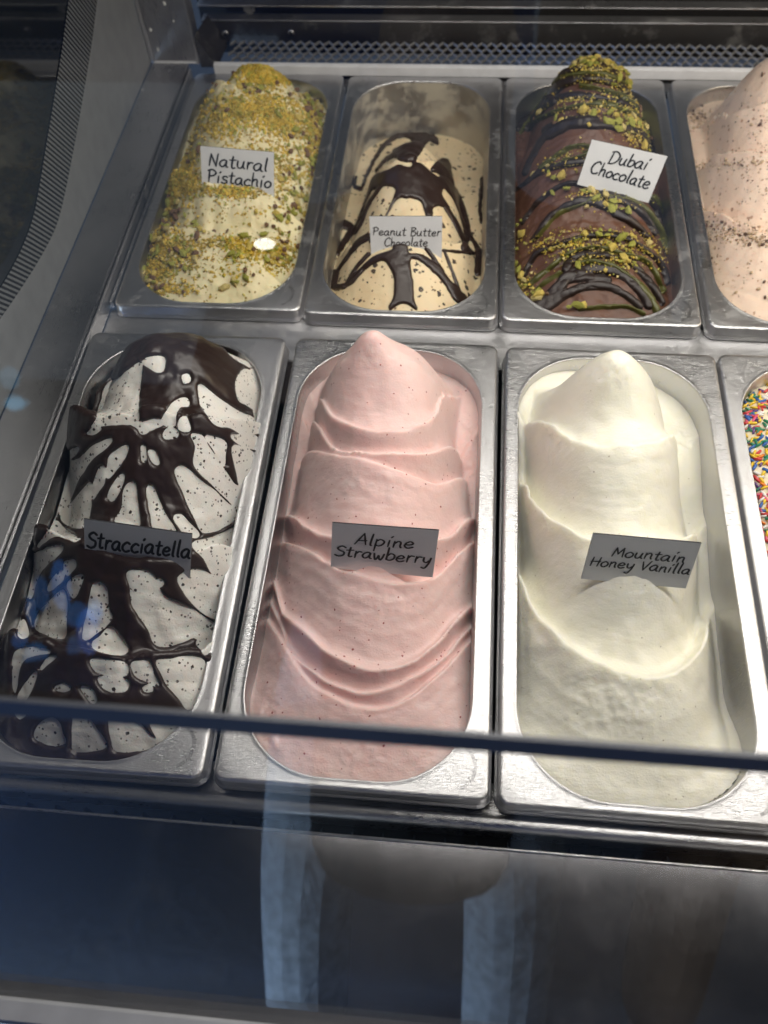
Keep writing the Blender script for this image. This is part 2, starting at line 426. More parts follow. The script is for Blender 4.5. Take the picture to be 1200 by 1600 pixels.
class Mound:
    def __init__(s, row, k, zc, hw, uc, ze, p, ridges, step=0.001, rough=0.0, fold=0.0, seed=1, tips=(), frost=(), bulge=9.0, stri=0.0, rag=0.0022, tilt=0.0):
        s.off = np.array(ROWS[row]) + np.array([k * P, 0, 0]); s.zc, s.hw, s.uc, s.ze, s.p = zc, hw, uc, ze, p
        s.rough, s.fold, s.seed, s.tips, s.bulge, s.stri, s.rag, s.tilt = rough, fold, seed, tips, bulge, stri, rag, tilt
        if not isinstance(p, (list, tuple)): s.p = [(0, p), (0.36, p)]
        s.ridges = []
        for pts, A in ridges:
            q = np.array([s.hit(x, y) for x, y in pts]); q = q[np.argsort(q[:, 0])]
            s.ridges.append((q[:, 0], q[:, 1], A))
        nx, ny = int(round((OX1 - OX0 + 0.002) / step)) + 1, int(round((OY1 - OY0 + 0.002) / step)) + 1
        s.U, s.V = np.meshgrid(np.linspace(OX0 - 0.001, OX1 + 0.001, nx), np.linspace(OY0 - 0.001, OY1 + 0.001, ny))
        s.Z = s.full(s.U, s.V)
        for _ in range(2):
            Zp = np.pad(s.Z, 1, mode='edge')
            s.Z = 0.5 * s.Z + 0.125 * (Zp[:-2, 1:-1] + Zp[2:, 1:-1] + Zp[1:-1, :-2] + Zp[1:-1, 2:])
        s.refresh()
        for x, y, rx, ry, amp in frost:
            k = np.exp(-(((s.px - x) / rx) ** 2 + ((s.py - y) / ry) ** 2) ** 2)
            s.Z = s.Z + amp * k * (vnoise(s.U, s.V, 230, s.seed + 6) + 0.7 * vnoise(s.U, s.V, 450, s.seed + 7) + .8 * vnoise(s.U, s.V, 110, s.seed + 8))
        s.refresh()

    def base(s, u, v, m=0.0):
        zc = interp(s.zc, v); ze = interp(s.ze, v); hw = interp(s.hw, v) * (1 + s.bulge * m); uc = interp(s.uc, v)
        ze = ze + s.tilt * (u - uc) * np.clip((v - 0.03) / 0.06, 0, 1)
        q = np.clip(np.abs(u - uc) / hw, 0, 1)
        z = ze + np.maximum(zc - ze, 0) * (1 - q ** interp(s.p, v))
        for tu, tv, th, tr in s.tips: z = z + th * np.exp(-(np.hypot(u - tu, v - tv) / tr) ** 2.2)
        return z

    def hit(s, x, y):
        d = ray(x, y); t = np.linspace(0.25, 1.3, 1200); X = CAM_POS + t[:, None] * d - s.off
        f = X[:, 2] - s.base(X[:, 0], X[:, 1]); i = np.argmax(f < 0)
        if i == 0: i = len(t) - 1
        return X[i]

    def full(s, u, v):
        z = s.base(u, v)
        if s.ridges:
            n1 = vnoise(u, v, 40, s.seed); n2 = vnoise(u, v, 110, s.seed + 1); n3 = vnoise(u, v, 290, s.seed + 2)
            rv = []
            for qu, qv, A in s.ridges:
                sl0 = np.clip((qv[1] - qv[0]) / max(qu[1] - qu[0], 1e-4), -2.5, 0.5)
                sl1 = np.clip((qv[-1] - qv[-2]) / max(qu[-1] - qu[-2], 1e-4), -0.5, 2.5)
                uu = np.concatenate([[qu[0] - 0.05], qu, [qu[-1] + 0.05]]); vv = np.concatenate([[qv[0] - sl0 * 0.05], qv, [qv[-1] + sl1 * 0.05]])
                k = cr(np.stack([uu, vv], -1), 6); k = k[np.concatenate([[True], np.diff(k[:, 0]) > 1e-7])]
                rv.append((np.interp(u, k[:, 0], k[:, 1]) + n2 * s.rag + n3 * s.rag * 0.35, A * (1 + 0.3 * n2)))
            edges = [(np.full_like(u, 0.40), 0.0)] + rv + [(np.full_like(u, -0.03), 0.0)]
            fade = np.clip((z - interp(s.ze, v)) / 0.012, 0.25, 1)
            m = np.zeros_like(u)
            for i in range(len(edges) - 1):
                hi, A0 = edges[i]; lo, A1 = edges[i + 1]
                lo = np.minimum(lo, hi - 0.0005)
                inside = (v <= hi) & (v > lo)
                span = hi - lo; t = np.clip((hi - v) / span, 0, 1)
                Al = np.minimum(A0, 0.32 * span); Ar = np.minimum(A1, 0.32 * span)
                x_ = np.clip(t / 0.80, 0, 1); g = Al * (1 - 2 * (0.6 * x_ * x_ * (3 - 2 * x_) + 0.4 * np.sin(math.pi / 2 * x_) ** 0.9)) if i else -Ar
                if i == 0: g = np.full_like(u, 0.0) - Ar * np.clip(t, 0, 1)
                up = np.clip((t - 0.76) / 0.24, 0, 1)
                g = g * (1 - up ** 3) + Ar * (2 * up ** 3.2 - 1 * up ** 3)
                if s.stri: g = g + s.stri * (vnoise(t * 14 + n1 * .8, u * 9 + i, 1.0, s.seed + 12) + .6 * vnoise(t * 37 + n1, u * 16 + i, 1.0, s.seed + 13))
                if s.fold: g = g + s.fold * np.sin(t * 26 + n1 * 9) * np.exp(-t * 4) * (n1 + 0.5)
                m = np.where(inside, g, m)
            z = s.base(u, v, m) + m * fade
        z = z + s.rough * (vnoise(u, v, 60, s.seed + 3) + 0.5 * vnoise(u, v, 150, s.seed + 4) + 0.25 * vnoise(u, v, 330, s.seed + 5))
        x = np.abs(u - (OX0 + OX1) / 2) - ((OX1 - OX0) / 2 - ORAD); y = np.abs(v - (OY0 + OY1) / 2) - ((OY1 - OY0) / 2 - ORAD)
        din = ORAD - np.hypot(np.maximum(x, 0), np.maximum(y, 0)) - np.minimum(np.maximum(x, y), 0)
        cap = -0.0012 + 3.0 * np.maximum(din, 0) + 0.003 * vnoise(u, v, 70, s.seed + 15)      # the heap meets the wall of its pan at the rim
        return smin(z, cap, 0.004)

    def refresh(s):
        s.Wp = np.stack([s.U, s.V, s.Z], -1) + s.off
        gy = np.gradient(s.Wp, axis=0); gx = np.gradient(s.Wp, axis=1)
        n = np.cross(gx, gy); s.Nn = n / np.linalg.norm(n, axis=-1, keepdims=True)
        s.px, s.py = proj(s.Wp)

    def inside_mask(s, U, V, pad=0.0012):
        x = np.abs(U - (OX0 + OX1) / 2) - ((OX1 - OX0) / 2 - ORAD); y = np.abs(V - (OY0 + OY1) / 2) - ((OY1 - OY0) / 2 - ORAD)
        d = np.hypot(np.maximum(x, 0), np.maximum(y, 0)) + np.minimum(np.maximum(x, y), 0) - ORAD
        ok = d < pad
        return ok[:-1, :-1] & ok[1:, :-1] & ok[:-1, 1:] & ok[1:, 1:]

    def build(s, name, label, part, m):
        t = thing(name, tuple(s.off), label, 'gelato'); s.t = t
        grid_obj(part, s.U, s.V, s.Z, s.inside_mask(s.U, s.V), m, t)
        return t

    def sauce(s, name, sdf, m, T=0.0022, Rpx=7.0, up=2, lift=0.0):
        """poured sauce: a raised sheet following the gelato, its rounded edge dipping into the gelato"""
        ny, nx = s.U.shape
        yi = np.linspace(0, ny - 1, (ny - 1) * up + 1); xi = np.linspace(0, nx - 1, (nx - 1) * up + 1)
        y0 = np.minimum(yi.astype(int), ny - 2); x0 = np.minimum(xi.astype(int), nx - 2); fy = (yi - y0)[:, None]; fx = (xi - x0)[None]
        def b(A):
            if A.ndim == 3: return np.stack([b(A[..., k]) for k in range(A.shape[-1])], -1)
            return (A[np.ix_(y0, x0)] * (1 - fx) + A[np.ix_(y0, x0 + 1)] * fx) * (1 - fy) + (A[np.ix_(y0 + 1, x0)] * (1 - fx) + A[np.ix_(y0 + 1, x0 + 1)] * fx) * fy
        U, V, Z, Nn = b(s.U), b(s.V), b(s.Z), b(s.Nn)
        Xw = np.stack([U, V, Z], -1) + s.off; px, py = proj(Xw)
        d = sdf(px, py)
        d = d + 1.6 * vnoise(U, V, 240, s.seed + 9)
        q = np.clip(-d / Rpx, 0, 1); off = np.where(d < 0, T * np.sqrt(np.maximum(1 - (1 - q) ** 2, 0)) + lift, -np.minimum(d, 4) * 0.0006)
        Q = np.stack([U, V, Z], -1) + Nn * off[..., None]
        near = d < 3.0
        cm = (near[:-1, :-1] | near[1:, :-1] | near[:-1, 1:] | near[1:, 1:]) & s.inside_mask(U, V, 0.0004)
        return grid_obj(name, Q[..., 0], Q[..., 1], Q[..., 2], cm, m, s.t)


# signed distances in the plane of the photograph's tracing (poured onto the surface above)
def sd_poly(px, py, poly):
    poly = np.array(poly); d = np.full(px.shape, 60.0)
    x0, y0 = poly.min(0) - 14; x1, y1 = poly.max(0) + 14
    sel = (px > x0) & (px < x1) & (py > y0) & (py < y1)
    if not sel.any(): return d
    X, Y = px[sel], py[sel]; dd = np.full(X.shape, 1e9); ins = np.zeros(X.shape, bool)
    for a, b in zip(poly, np.roll(poly, -1, 0)):
        e = b - a; wx, wy = X - a[0], Y - a[1]
        t = np.clip((wx * e[0] + wy * e[1]) / max(e @ e, 1e-9), 0, 1)
        dd = np.minimum(dd, (wx - e[0] * t) ** 2 + (wy - e[1] * t) ** 2)
        c = ((a[1] > Y) != (b[1] > Y))
        ins ^= c & (X < (b[0] - a[0]) * (Y - a[1]) / ((b[1] - a[1]) if abs(b[1] - a[1]) > 1e-9 else 1e-9) + a[0])
    dd = np.sqrt(dd); d[sel] = np.where(ins, -dd, dd)
    return d


def sd_stroke(px, py, pts, w0, w1):
    c = cr(pts, 5); n = len(c); d = np.full(px.shape, 60.0)
    x0, y0 = c.min(0) - 16 - max(w0, w1); x1, y1 = c.max(0) + 16 + max(w0, w1)
    sel = (px > x0) & (px < x1) & (py > y0) & (py < y1)
    if not sel.any(): return d
    X, Y = px[sel], py[sel]; dd = np.full(X.shape, 1e9)
    for i in range(n - 1):
        a, b = c[i], c[i + 1]; e = b - a; wx, wy = X - a[0], Y - a[1]
        t = np.clip((wx * e[0] + wy * e[1]) / max(e @ e, 1e-9), 0, 1)
        r = (w0 + (w1 - w0) * (i + t) / (n - 1)) / 2
        dd = np.minimum(dd, np.hypot(wx - e[0] * t, wy - e[1] * t) - r)
    d[sel] = dd
    return d


def smin(a, b, k):
    h = np.clip(0.5 + 0.5 * (b - a) / k, 0, 1)
    return b * (1 - h) + a * h - k * h * (1 - h)


def T_(pts, s, ox, oy): return [(x / s + ox, y / s + oy) for x, y in pts]


# --- stracciatella: everything is covered with sauce but for these bare islands
A3 = lambda p: T_(p, 3.0, 60, 500)
B3 = lambda p: T_(p, 3.0, 0, 800)
ISL = [A3(p) for p in (
    [(480,210),(430,235),(385,275),(330,300),(305,360),(290,410),(275,470),(250,510),(300,490),(400,483),(460,478),(462,400),(470,320)],
    [(495,195),(530,178),(585,180),(580,235),(550,235),(515,215)],
    [(680,265),(700,260),(708,280),(685,292)],
    [(755,310),(790,330),(840,370),(900,410),(950,440),(1000,460),(1030,490),(1040,515),(1010,530),(940,522),(900,500),(840,490),(800,450),(765,395)],
    [(965,235),(1000,255),(1050,290),(1075,330),(1080,380),(1065,440),(1045,480),(1015,450),(1005,415),(970,390),(940,370),(930,290)],
    [(585,470),(610,425),(640,385),(690,370),(698,400),(660,405),(640,440),(635,490),(600,490)],
    [(665,470),(690,460),(705,500),(700,518),(665,510)],
    [(440,485),(500,480),(560,468),(580,485),(530,510),(490,528),(470,505)],
    [(590,530),(620,508),(650,525),(640,548),(600,552)],
    [(540,30),(610,20),(680,30),(645,50),(590,58),(555,50)],
    [(690,30),(760,60),(800,95),(860,120),(900,160),(940,190),(990,215),(1040,210),(1080,260),(1130,260),(1100,120),(960,50),(800,20)],
    [(1000,235),(1050,250),(1055,285),(1020,262)],
    [(235,530),(265,505),(290,510),(260,532)],
    [(120,640),(150,615),(185,603),(160,640),(118,668)],
    [(105,690),(140,670),(200,650),(250,600),(300,575),(340,560),(320,590),(260,640),(220,690),(180,760),(150,840),(105,910),(100,800)],
    [(325,735),(335,650),(375,610),(415,595),(400,640),(360,700)],
    [(258,835),(258,780),(285,710),(308,690),(305,760),(280,800)],
    [(330,830),(340,800),(370,750),(395,728),(390,770),(350,840)],
    [(110,925),(160,860),(215,795),(247,770),(245,850),(235,930),(205,970),(150,960)],
    [(365,940),(395,890),(405,810),(420,775),(450,770),(455,830),(465,900),(465,970),(400,955)],
    [(515,790),(535,785),(560,850),(595,920),(630,970),(635,1000),(550,985),(535,930),(520,860)],
    [(640,930),(670,920),(700,950),(745,1000),(735,1015),(690,1000)],
    [(645,710),(670,690),(710,710),(760,760),(820,800),(870,850),(915,890),(920,920),(900,945),(850,975),(790,990),(765,980),(740,930),(710,870),(690,820),(660,760)],
    [(720,540),(760,545),(790,590),(830,650),(870,710),(910,770),(945,790),(960,820),(945,860),(930,880),(890,840),(840,790),(780,730),(740,690),(735,650),(742,590)],
    [(790,550),(830,555),(875,580),(870,640),(865,680),(835,620)],
    [(905,545),(960,545),(1020,550),(1018,600),(985,595),(940,575)],
    [(912,600),(960,605),(1010,630),(1015,680),(1000,740),(970,800),(945,770),(930,700)],
    [(485,600),(498,600),(500,650),(490,655)],
    [(520,615),(545,620),(560,670),(545,670),(528,640)])]
ISL += [B3(p) for p in (
    [(180,160),(230,90),(260,45),(290,75),(330,105),(370,130),(340,130),(280,108),(230,120)],
    [(905,150),(1000,125),(1110,75),(1120,150),(1090,260),(1065,345),(1000,285),(960,215)],
    [(140,230),(190,190),(250,165),(295,165),(270,200),(220,240),(180,300),(150,380),(140,390)],
    [(310,235),(345,230),(350,255),(320,290),(305,270)],
    [(230,365),(245,320),(290,280),(295,310),(260,345)],
    [(320,345),(350,310),(385,300),(375,340),(345,398)],
    [(170,520),(200,460),(250,410),(295,372),(312,410),(308,500),(300,588),(240,580),(180,550)],
    [(440,340),(490,350),(500,400),(505,460),(518,495),(480,540),(400,595),(398,540),(420,450)],
    [(600,290),(640,278),(690,285),(720,310),(740,360),(770,400),(830,430),(900,460),(960,500),(1000,525),(1005,545),(960,570),(930,590),(900,585),(840,610),(780,625),(725,610),(700,550),(660,490),(625,430),(615,350)],
    [(840,310),(900,275),(960,285),(1020,330),(1055,370),(1060,410),(1040,460),(1030,500),(970,480),(910,430),(870,380)],
    [(930,600),(1010,530),(1010,580),(970,660),(945,640)],
    [(435,620),(480,580),(520,545),(550,575),(580,620),(595,650),(560,670),(470,655)],
    [(430,700),(480,695),(585,715),(590,760),(520,765),(450,740)],
    [(465,785),(500,772),(590,790),(590,830),(540,840),(490,820)],
    [(625,710),(690,705),(715,760),(735,810),(700,795),(650,775),(628,745)],
    [(675,825),(700,812),(712,835),(685,838)],
    [(740,700),(800,695),(880,680),(950,700),(955,760),(945,850),(910,900),(880,920),(850,880),(790,810),(760,750)],
    [(90,570),(110,510),(130,570),(110,590)],
    [(75,660),(150,640),(230,655),(170,665),(110,690),(85,760),(72,840),(65,760)],
    [(195,735),(225,690),(262,680),(230,705)],
    [(90,860),(130,800),(170,755),(150,820),(130,860),(100,900)],
    [(265,825),(295,810),(325,825),(300,838)],
    [(385,825),(430,840),(450,880),(430,890)],
    [(165,1045),(195,990),(240,970),(275,990),(290,1040),(300,1080),(240,1090),(190,1070)],
    [(345,1080),(350,960),(400,960),(450,1020),(495,1095),(400,1120),(350,1110)],
    [(520,970),(570,985),(640,990),(690,1040),(740,1090),(640,1115),(550,1115),(525,1060)],
    [(710,990),(770,985),(840,1005),(770,1070),(745,1060)],
    [(75,930),(130,930),(95,965)],
    [(745,320),(760,330),(750,345)])]


def sdf_straccia(px, py):
    d = np.full(px.shape, 60.0)
    for isl in ISL: d = np.minimum(d, sd_poly(px, py, cr(isl, 4, True)))
    d = 2.8 - d
    for pts, a, b in (([(1010,150),(1030,158),(1042,162)], 20, 14), ([(915,150),(940,158),(958,165)], 18, 14), ([(1030,215),(1070,250),(1095,300)], 16, 20)):
        d = np.minimum(d, sd_stroke(px, py, A3(pts), a / 3 * 1.6, b / 3 * 1.6))
    return d


P4 = lambda p: T_(p, 4.0, 490, 110)
PB_POLY = [P4(p) for p in (
    [(380,660),(460,625),(530,590),(600,605),(650,575),(700,610),(760,655),(830,700),(800,770),(850,860),(790,850),(750,860),(740,910),(700,905),(665,820),(590,800),(520,810),(460,905),(455,900),(510,770),(500,735),(450,725),(400,740),(350,740)],
    [(520,385),(600,350),(690,360),(720,400),(775,420),(778,470),(720,445),(690,480),(660,530),(600,575),(530,560),(490,505),(560,465),(610,450),(600,430),(560,420),(530,425)],
    [(735,605),(800,550),(850,570),(865,650),(880,740),(840,690),(780,650),(735,635)],
    [(340,1190),(400,1150),(490,1120),(500,1090),(580,1090),(600,1140),(680,1150),(760,1200),(800,1230),(850,1310),(960,1420),(940,1460),(880,1440),(800,1320),(700,1220),(610,1180),(620,1300),(630,1440),(650,1480),(640,1500),(580,1460),(520,1470),(480,1500),(470,1470),(500,1400),(495,1280),(450,1200),(400,1200),(320,1250),(250,1330),(200,1350),(260,1270)])]
PB_STR = [(P4(p), a / 4, b / 4) for p, a, b in (
    ([(380,700),(330,800),(285,930),(245,1000)], 18, 14), ([(420,730),(350,830),(300,950),(260,1020)], 24, 14),
    ([(800,690),(880,770),(930,880),(960,1010),(940,1110)], 60, 40), ([(830,860),(900,980),(950,1090),(985,1140)], 30, 22),
    ([(940,950),(980,1040),(1030,1130),(1030,1270)], 18, 34), ([(810,1125),(900,1135),(1000,1145)], 16, 16),
    ([(560,390),(450,460),(380,560),(330,660),(300,740)], 30, 18), ([(540,510),(450,560),(390,630)], 40, 12),
    ([(700,440),(640,510),(630,600)], 40, 24), ([(265,670),(255,720),(290,740)], 18, 30), ([(180,960),(240,990),(200,1060),(150,1140)], 60, 30),
    ([(345,1040),(280,1080),(210,1170),(140,1270)], 46, 16), ([(140,1270),(125,1350),(190,1350)], 46, 34),
    ([(345,1150),(270,1230),(210,1330)], 26, 18), ([(690,1100),(740,1160),(780,1220)], 26, 26), ([(820,1140),(860,1240),(910,1380)], 14, 22),
    ([(1055,680),(1040,850),(1050,950)], 26, 22), ([(1030,1130),(1020,1270)], 40, 30))]


def sdf_pb(px, py):
    d = np.full(px.shape, 60.0)
    for p in PB_POLY: d = smin(d, sd_poly(px, py, cr(p, 4, True)), 2.5)
    for p, a, b in PB_STR: d = smin(d, sd_stroke(px, py, p, a, b), 2.5)
    return d


D3 = lambda p: T_(p, 3.72, 790, 80)
DUB_C = [(D3(p), a / 3.0, b / 3.0) for p, a, b in (
    ([(300,140),(420,85),(560,100),(700,190),(770,260)], 50, 40), ([(130,440),(200,330),(280,230),(380,170),(520,160),(660,200),(760,280),(800,330)], 50, 30),
    ([(80,440),(170,370),(270,290),(400,260),(520,270),(640,290),(760,340)], 45, 25), ([(115,710),(170,590),(260,470),(380,430),(520,430),(640,440),(760,470),(850,570)], 24, 44),
    ([(260,470),(380,415),(520,420)], 70, 50), ([(60,810),(150,740),(260,680),(400,650),(480,640)], 14, 44), ([(95,1000),(200,870),(330,780),(480,770)], 14, 30),
    ([(165,1095),(270,960),(400,880),(520,880),(580,900)], 22, 50), ([(640,945),(740,1000),(830,1090)], 40, 30),
    ([(110,1300),(180,1180),(300,1130),(440,1080),(600,1075),(720,1100),(830,1170),(900,1240),(940,1345)], 24, 26),
    ([(350,1270),(420,1190),(560,1185),(720,1230),(830,1340),(910,1465)], 40, 26), ([(800,830),(880,930),(930,1100),(940,1180)], 26, 18), ([(560,830),(700,880),(800,950),(870,1060)], 40, 26))]
DUB_M = [(D3(p), a / 3.0, b / 3.0) for p, a, b in (
    ([(200,1480),(290,1400),(380,1300),(540,1270),(680,1300),(780,1390),(830,1480)], 60, 40), ([(240,1490),(340,1420),(460,1370),(600,1370),(700,1420),(780,1490)], 50, 30), ([(330,1340),(460,1320),(600,1330)], 36, 30))]
DUB_G = [(D3(p), a / 3.72, b / 3.72) for p, a, b in (
    ([(90,470),(180,350),(300,180),(420,135),(560,140),(680,190),(740,250)], 24, 26), ([(440,205),(560,225),(680,270),(770,350)], 30, 26),
    ([(160,415),(300,350),(440,315),(600,320),(760,380),(860,470)], 22, 30), ([(210,690),(310,600),(400,555),(500,555)], 22, 32), ([(250,690),(350,640),(470,600)], 16, 24),
    ([(190,1080),(300,955),(420,900),(540,855),(660,860),(800,920),(890,1030),(930,1150)], 18, 24), ([(850,850),(920,960),(950,1075)], 34, 30),
    ([(140,1360),(260,1260),(380,1170),(520,1140),(640,1170),(760,1200),(840,1250),(915,1400)], 24, 22), ([(180,1380),(320,1290)], 16, 22),
    ([(420,1240),(520,1225),(640,1260),(760,1350),(860,1480),(880,1525)], 26, 40), ([(430,1500),(560,1490),(700,1485),(800,1530)], 26, 24))]


def sdf_strokes(lst, polys=(), k=2.0):
    def f(px, py):
        d = np.full(px.shape, 60.0)
        for p in polys: d = smin(d, sd_poly(px, py, cr(p, 4, True)), k)
        for p, a, b in lst: d = smin(d, sd_stroke(px, py, p, a, b), k)
        return d
    return f


# ---- the eight mounds
MILK = gelato_mat("stracciatella_gelato", (0.84, 0.82, 0.77), (0.80, 0.77, 0.71), ((330, 0.42, 0.16, (0.05, 0.04, 0.035)), (600, 0.6, 0.16, (0.16, 0.14, 0.13))), 0.4, 0.3)
STRAW = gelato_mat("strawberry_gelato", (0.81, 0.595, 0.565), (0.785, 0.545, 0.515), ((290, 0.22, 0.12, (0.28, 0.06, 0.06)), (420, 0.3, 0.08, (0.34, 0.08, 0.08))), 0.42, 0.4, (0.009, 0.004, 0.003))
VANIL = gelato_mat("vanilla_gelato", (0.85, 0.83, 0.725), (0.825, 0.80, 0.675), ((480, 0.24, 0.07, (0.36, 0.31, 0.22)),), 0.36, 0.4, (0.008, 0.007, 0.004))
PISTA = gelato_mat("pistachio_gelato", (0.80, 0.72, 0.46), (0.76, 0.67, 0.40), ((380, 0.55, 0.16, (0.30, 0.22, 0.06)), (200, 0.35, 0.06, (0.18, 0.14, 0.05))), 0.45, 0.3)
PEANUT = gelato_mat("peanut_gelato", (0.80, 0.66, 0.44), (0.76, 0.60, 0.37), ((190, 0.62, 0.16, (0.05, 0.04, 0.035)), (420, 0.6, 0.12, (0.16, 0.11, 0.07))), 0.42, 0.3)
CHOCG = gelato_mat("chocolate_gelato", (0.135, 0.064, 0.040), (0.10, 0.046, 0.029), (), 0.4, 0.15, grain=0.0005, gscale=160)
HAZEL = gelato_mat("hazelnut_gelato", (0.80, 0.62, 0.48), (0.75, 0.57, 0.44), ((300, 0.5, 0.16, (0.46, 0.30, 0.20)), (170, 0.35, 0.10, (0.38, 0.25, 0.18))), 0.36, 0.3)
BDAY = gelato_mat("cream_gelato", (0.80, 0.70, 0.52), (0.78, 0.66, 0.47), (), 0.4, 0.3)

FLAT = [(0, 0.083), (0.36, 0.083)]
mA = Mound('front', 0, [(0.0, -0.012), (0.03, 0.004), (0.08, 0.014), (0.14, 0.026), (0.2, 0.040), (0.25, 0.058), (0.28, 0.068), (0.305, 0.058), (0.33, 0.02), (0.345, -0.02), (0.36, -0.03)],
           [(0, 0.07), (0.1, 0.073), (0.25, 0.073), (0.30, 0.066), (0.36, 0.05)], [(0, 0.086), (0.2, 0.085), (0.28, 0.088), (0.36, 0.088)],
           [(0, -0.016), (0.2, -0.012), (0.36, -0.012)], 2.6,
           [([(120, 672), (152, 665), (209, 661), (252, 658), (304, 672), (350, 676), (404, 668)], 0.0110),
            ([(75, 842), (102, 848), (150, 868), (210, 888), (280, 890), (352, 868)], 0.0110),
            ([(24, 1003), (81, 1015), (143, 1031), (195, 1041), (247, 1035), (318, 1026), (337, 1008)], 0.0110)], rough=0.0022, seed=11, stri=0.0008, bulge=11.0)
mB = Mound('front', 1, [(0.0, -0.005), (0.02, -0.004), (0.05, 0.002), (0.10, 0.018), (0.15, 0.036), (0.20, 0.054), (0.235, 0.066), (0.258, 0.078), (0.274, 0.080), (0.292, 0.070), (0.310, 0.040), (0.326, 0.0), (0.34, -0.02), (0.36, -0.025)],
           [(0, 0.068), (0.05, 0.069), (0.12, 0.071), (0.19, 0.069), (0.23, 0.064), (0.262, 0.057), (0.285, 0.055), (0.32, 0.056), (0.36, 0.05)], [(0, 0.085), (0.2, 0.083), (0.27, 0.080), (0.36, 0.081)],
           [(0, -0.006), (0.05, -0.012), (0.1, -0.022), (0.2, -0.022), (0.3, -0.016), (0.36, -0.020)], [(0, 2.2), (0.06, 2.0), (0.2, 2.0), (0.25, 2.7), (0.36, 2.3)],
           [([(540, 570), (558, 577), (575, 581), (600, 572), (622, 566)], 0.0016),
            ([(497, 640), (515, 650), (545, 668), (576, 676), (610, 679), (645, 674), (678, 653), (703, 621)], 0.0040),
            ([(485, 679), (517, 697), (561, 708), (605, 711), (663, 714), (707, 709), (733, 697)], 0.0050),
            ([(500, 706), (526, 713), (570, 720), (620, 737), (663, 752), (687, 758), (716, 749), (741, 728)], 0.0026),
            ([(458, 816), (482, 834), (515, 846), (600, 862), (692, 850), (732, 819)], 0.0066),
            ([(452, 850), (517, 884), (557, 898), (597, 910), (630, 913), (680, 902), (735, 850)], 0.0022),
            ([(437, 946), (441, 965), (467, 983), (507, 1020), (550, 1043), (590, 1053), (630, 1047), (673, 1020), (727, 962)], 0.0064),
            ([(435, 967), (457, 1020), (500, 1057), (540, 1077), (583, 1083), (643, 1060), (690, 1030), (730, 985)], 0.0030),
            ([(436, 993), (477, 1057), (523, 1090), (557, 1103), (597, 1108), (637, 1093), (690, 1050), (731, 1005)], 0.0022)], rough=0.0014, stri=0.0006, rag=0.0006, bulge=6.0, fold=0.0006, seed=21, tips=[(0.076, 0.272, 0.018, 0.014)], frost=[(580, 560, 30, 18, .0010), (600, 940, 90, 30, .0008), (580, 760, 90, 30, .0006), (560, 1180, 40, 30, .0008), (735, 700, 20, 60, .0015), (420, 1130, 20, 60, .0015)])
mC = Mound('front', 2, [(0.0, -0.006), (0.02, -0.004), (0.05, 0.002), (0.09, 0.014), (0.14, 0.032), (0.20, 0.051), (0.235, 0.062), (0.258, 0.074), (0.274, 0.076), (0.290, 0.064), (0.308, 0.03), (0.325, -0.01), (0.36, -0.02)],
           [(0, 0.064), (0.05, 0.066), (0.10, 0.068), (0.15, 0.066), (0.20, 0.063), (0.235, 0.059), (0.262, 0.055), (0.285, 0.054), (0.32, 0.05), (0.36, 0.05)], [(0, 0.082), (0.1, 0.080), (0.2, 0.079), (0.27, 0.075), (0.36, 0.076)],
           [(0, -0.006), (0.03, -0.010), (0.06, -0.020), (0.1, -0.030), (0.2, -0.024), (0.3, -0.012), (0.36, -0.016)], [(0, 2.4), (0.08, 2.1), (0.2, 2.1), (0.25, 2.2), (0.36, 2.1)],
           [([(853, 676), (877, 692), (907, 705), (942, 710), (994, 706), (1032, 697), (1076, 698)], 0.0070),
            ([(813, 762), (828, 788), (854, 817), (886, 837), (918, 852), (1000, 862), (1070, 850), (1107, 815)], 0.0078),
            ([(805, 900), (830, 957), (873, 1003), (923, 1040), (977, 1058), (1020, 1066), (1057, 1054), (1090, 1020), (1108, 960)], 0.0078)], rough=0.0012, stri=0.0007, rag=0.0008, bulge=6.0, tilt=-0.15, fold=0.0004, seed=31, tips=[(0.068, 0.272, 0.014, 0.021)], frost=[(960, 1100, 90, 60, 0.0011), (1010, 905, 70, 30, 0.0007), (960, 580, 30, 30, 0.0014), (880, 700, 30, 20, .001), (1060, 690, 30, 20, .002), (1180, 900, 80, 200, .0005)])
mP = Mound('back', 0, [(0.0, -0.014), (0.03, 0.0), (0.10, 0.014), (0.18, 0.030), (0.25, 0.044), (0.285, 0.052), (0.31, 0.040), (0.335, 0.0), (0.36, -0.02)],
           [(0, 0.066), (0.15, 0.069), (0.24, 0.066), (0.28, 0.058), (0.31, 0.05), (0.36, 0.05)], [(0, 0.083), (0.2, 0.083), (0.28, 0.084), (0.36, 0.084)],
           [(0, -0.014), (0.2, -0.008), (0.36, -0.014)], 2.3,
           [([(370, 147), (393, 164), (427, 168), (483, 190)], 0.008), ([(290, 285), (322, 300), (359, 293), (398, 302), (440, 330), (480, 365)], 0.009),
            ([(245, 372), (276, 369), (319, 368), (359, 379), (387, 407), (430, 440)], 0.009)], rough=0.0030, seed=41, stri=0.001)
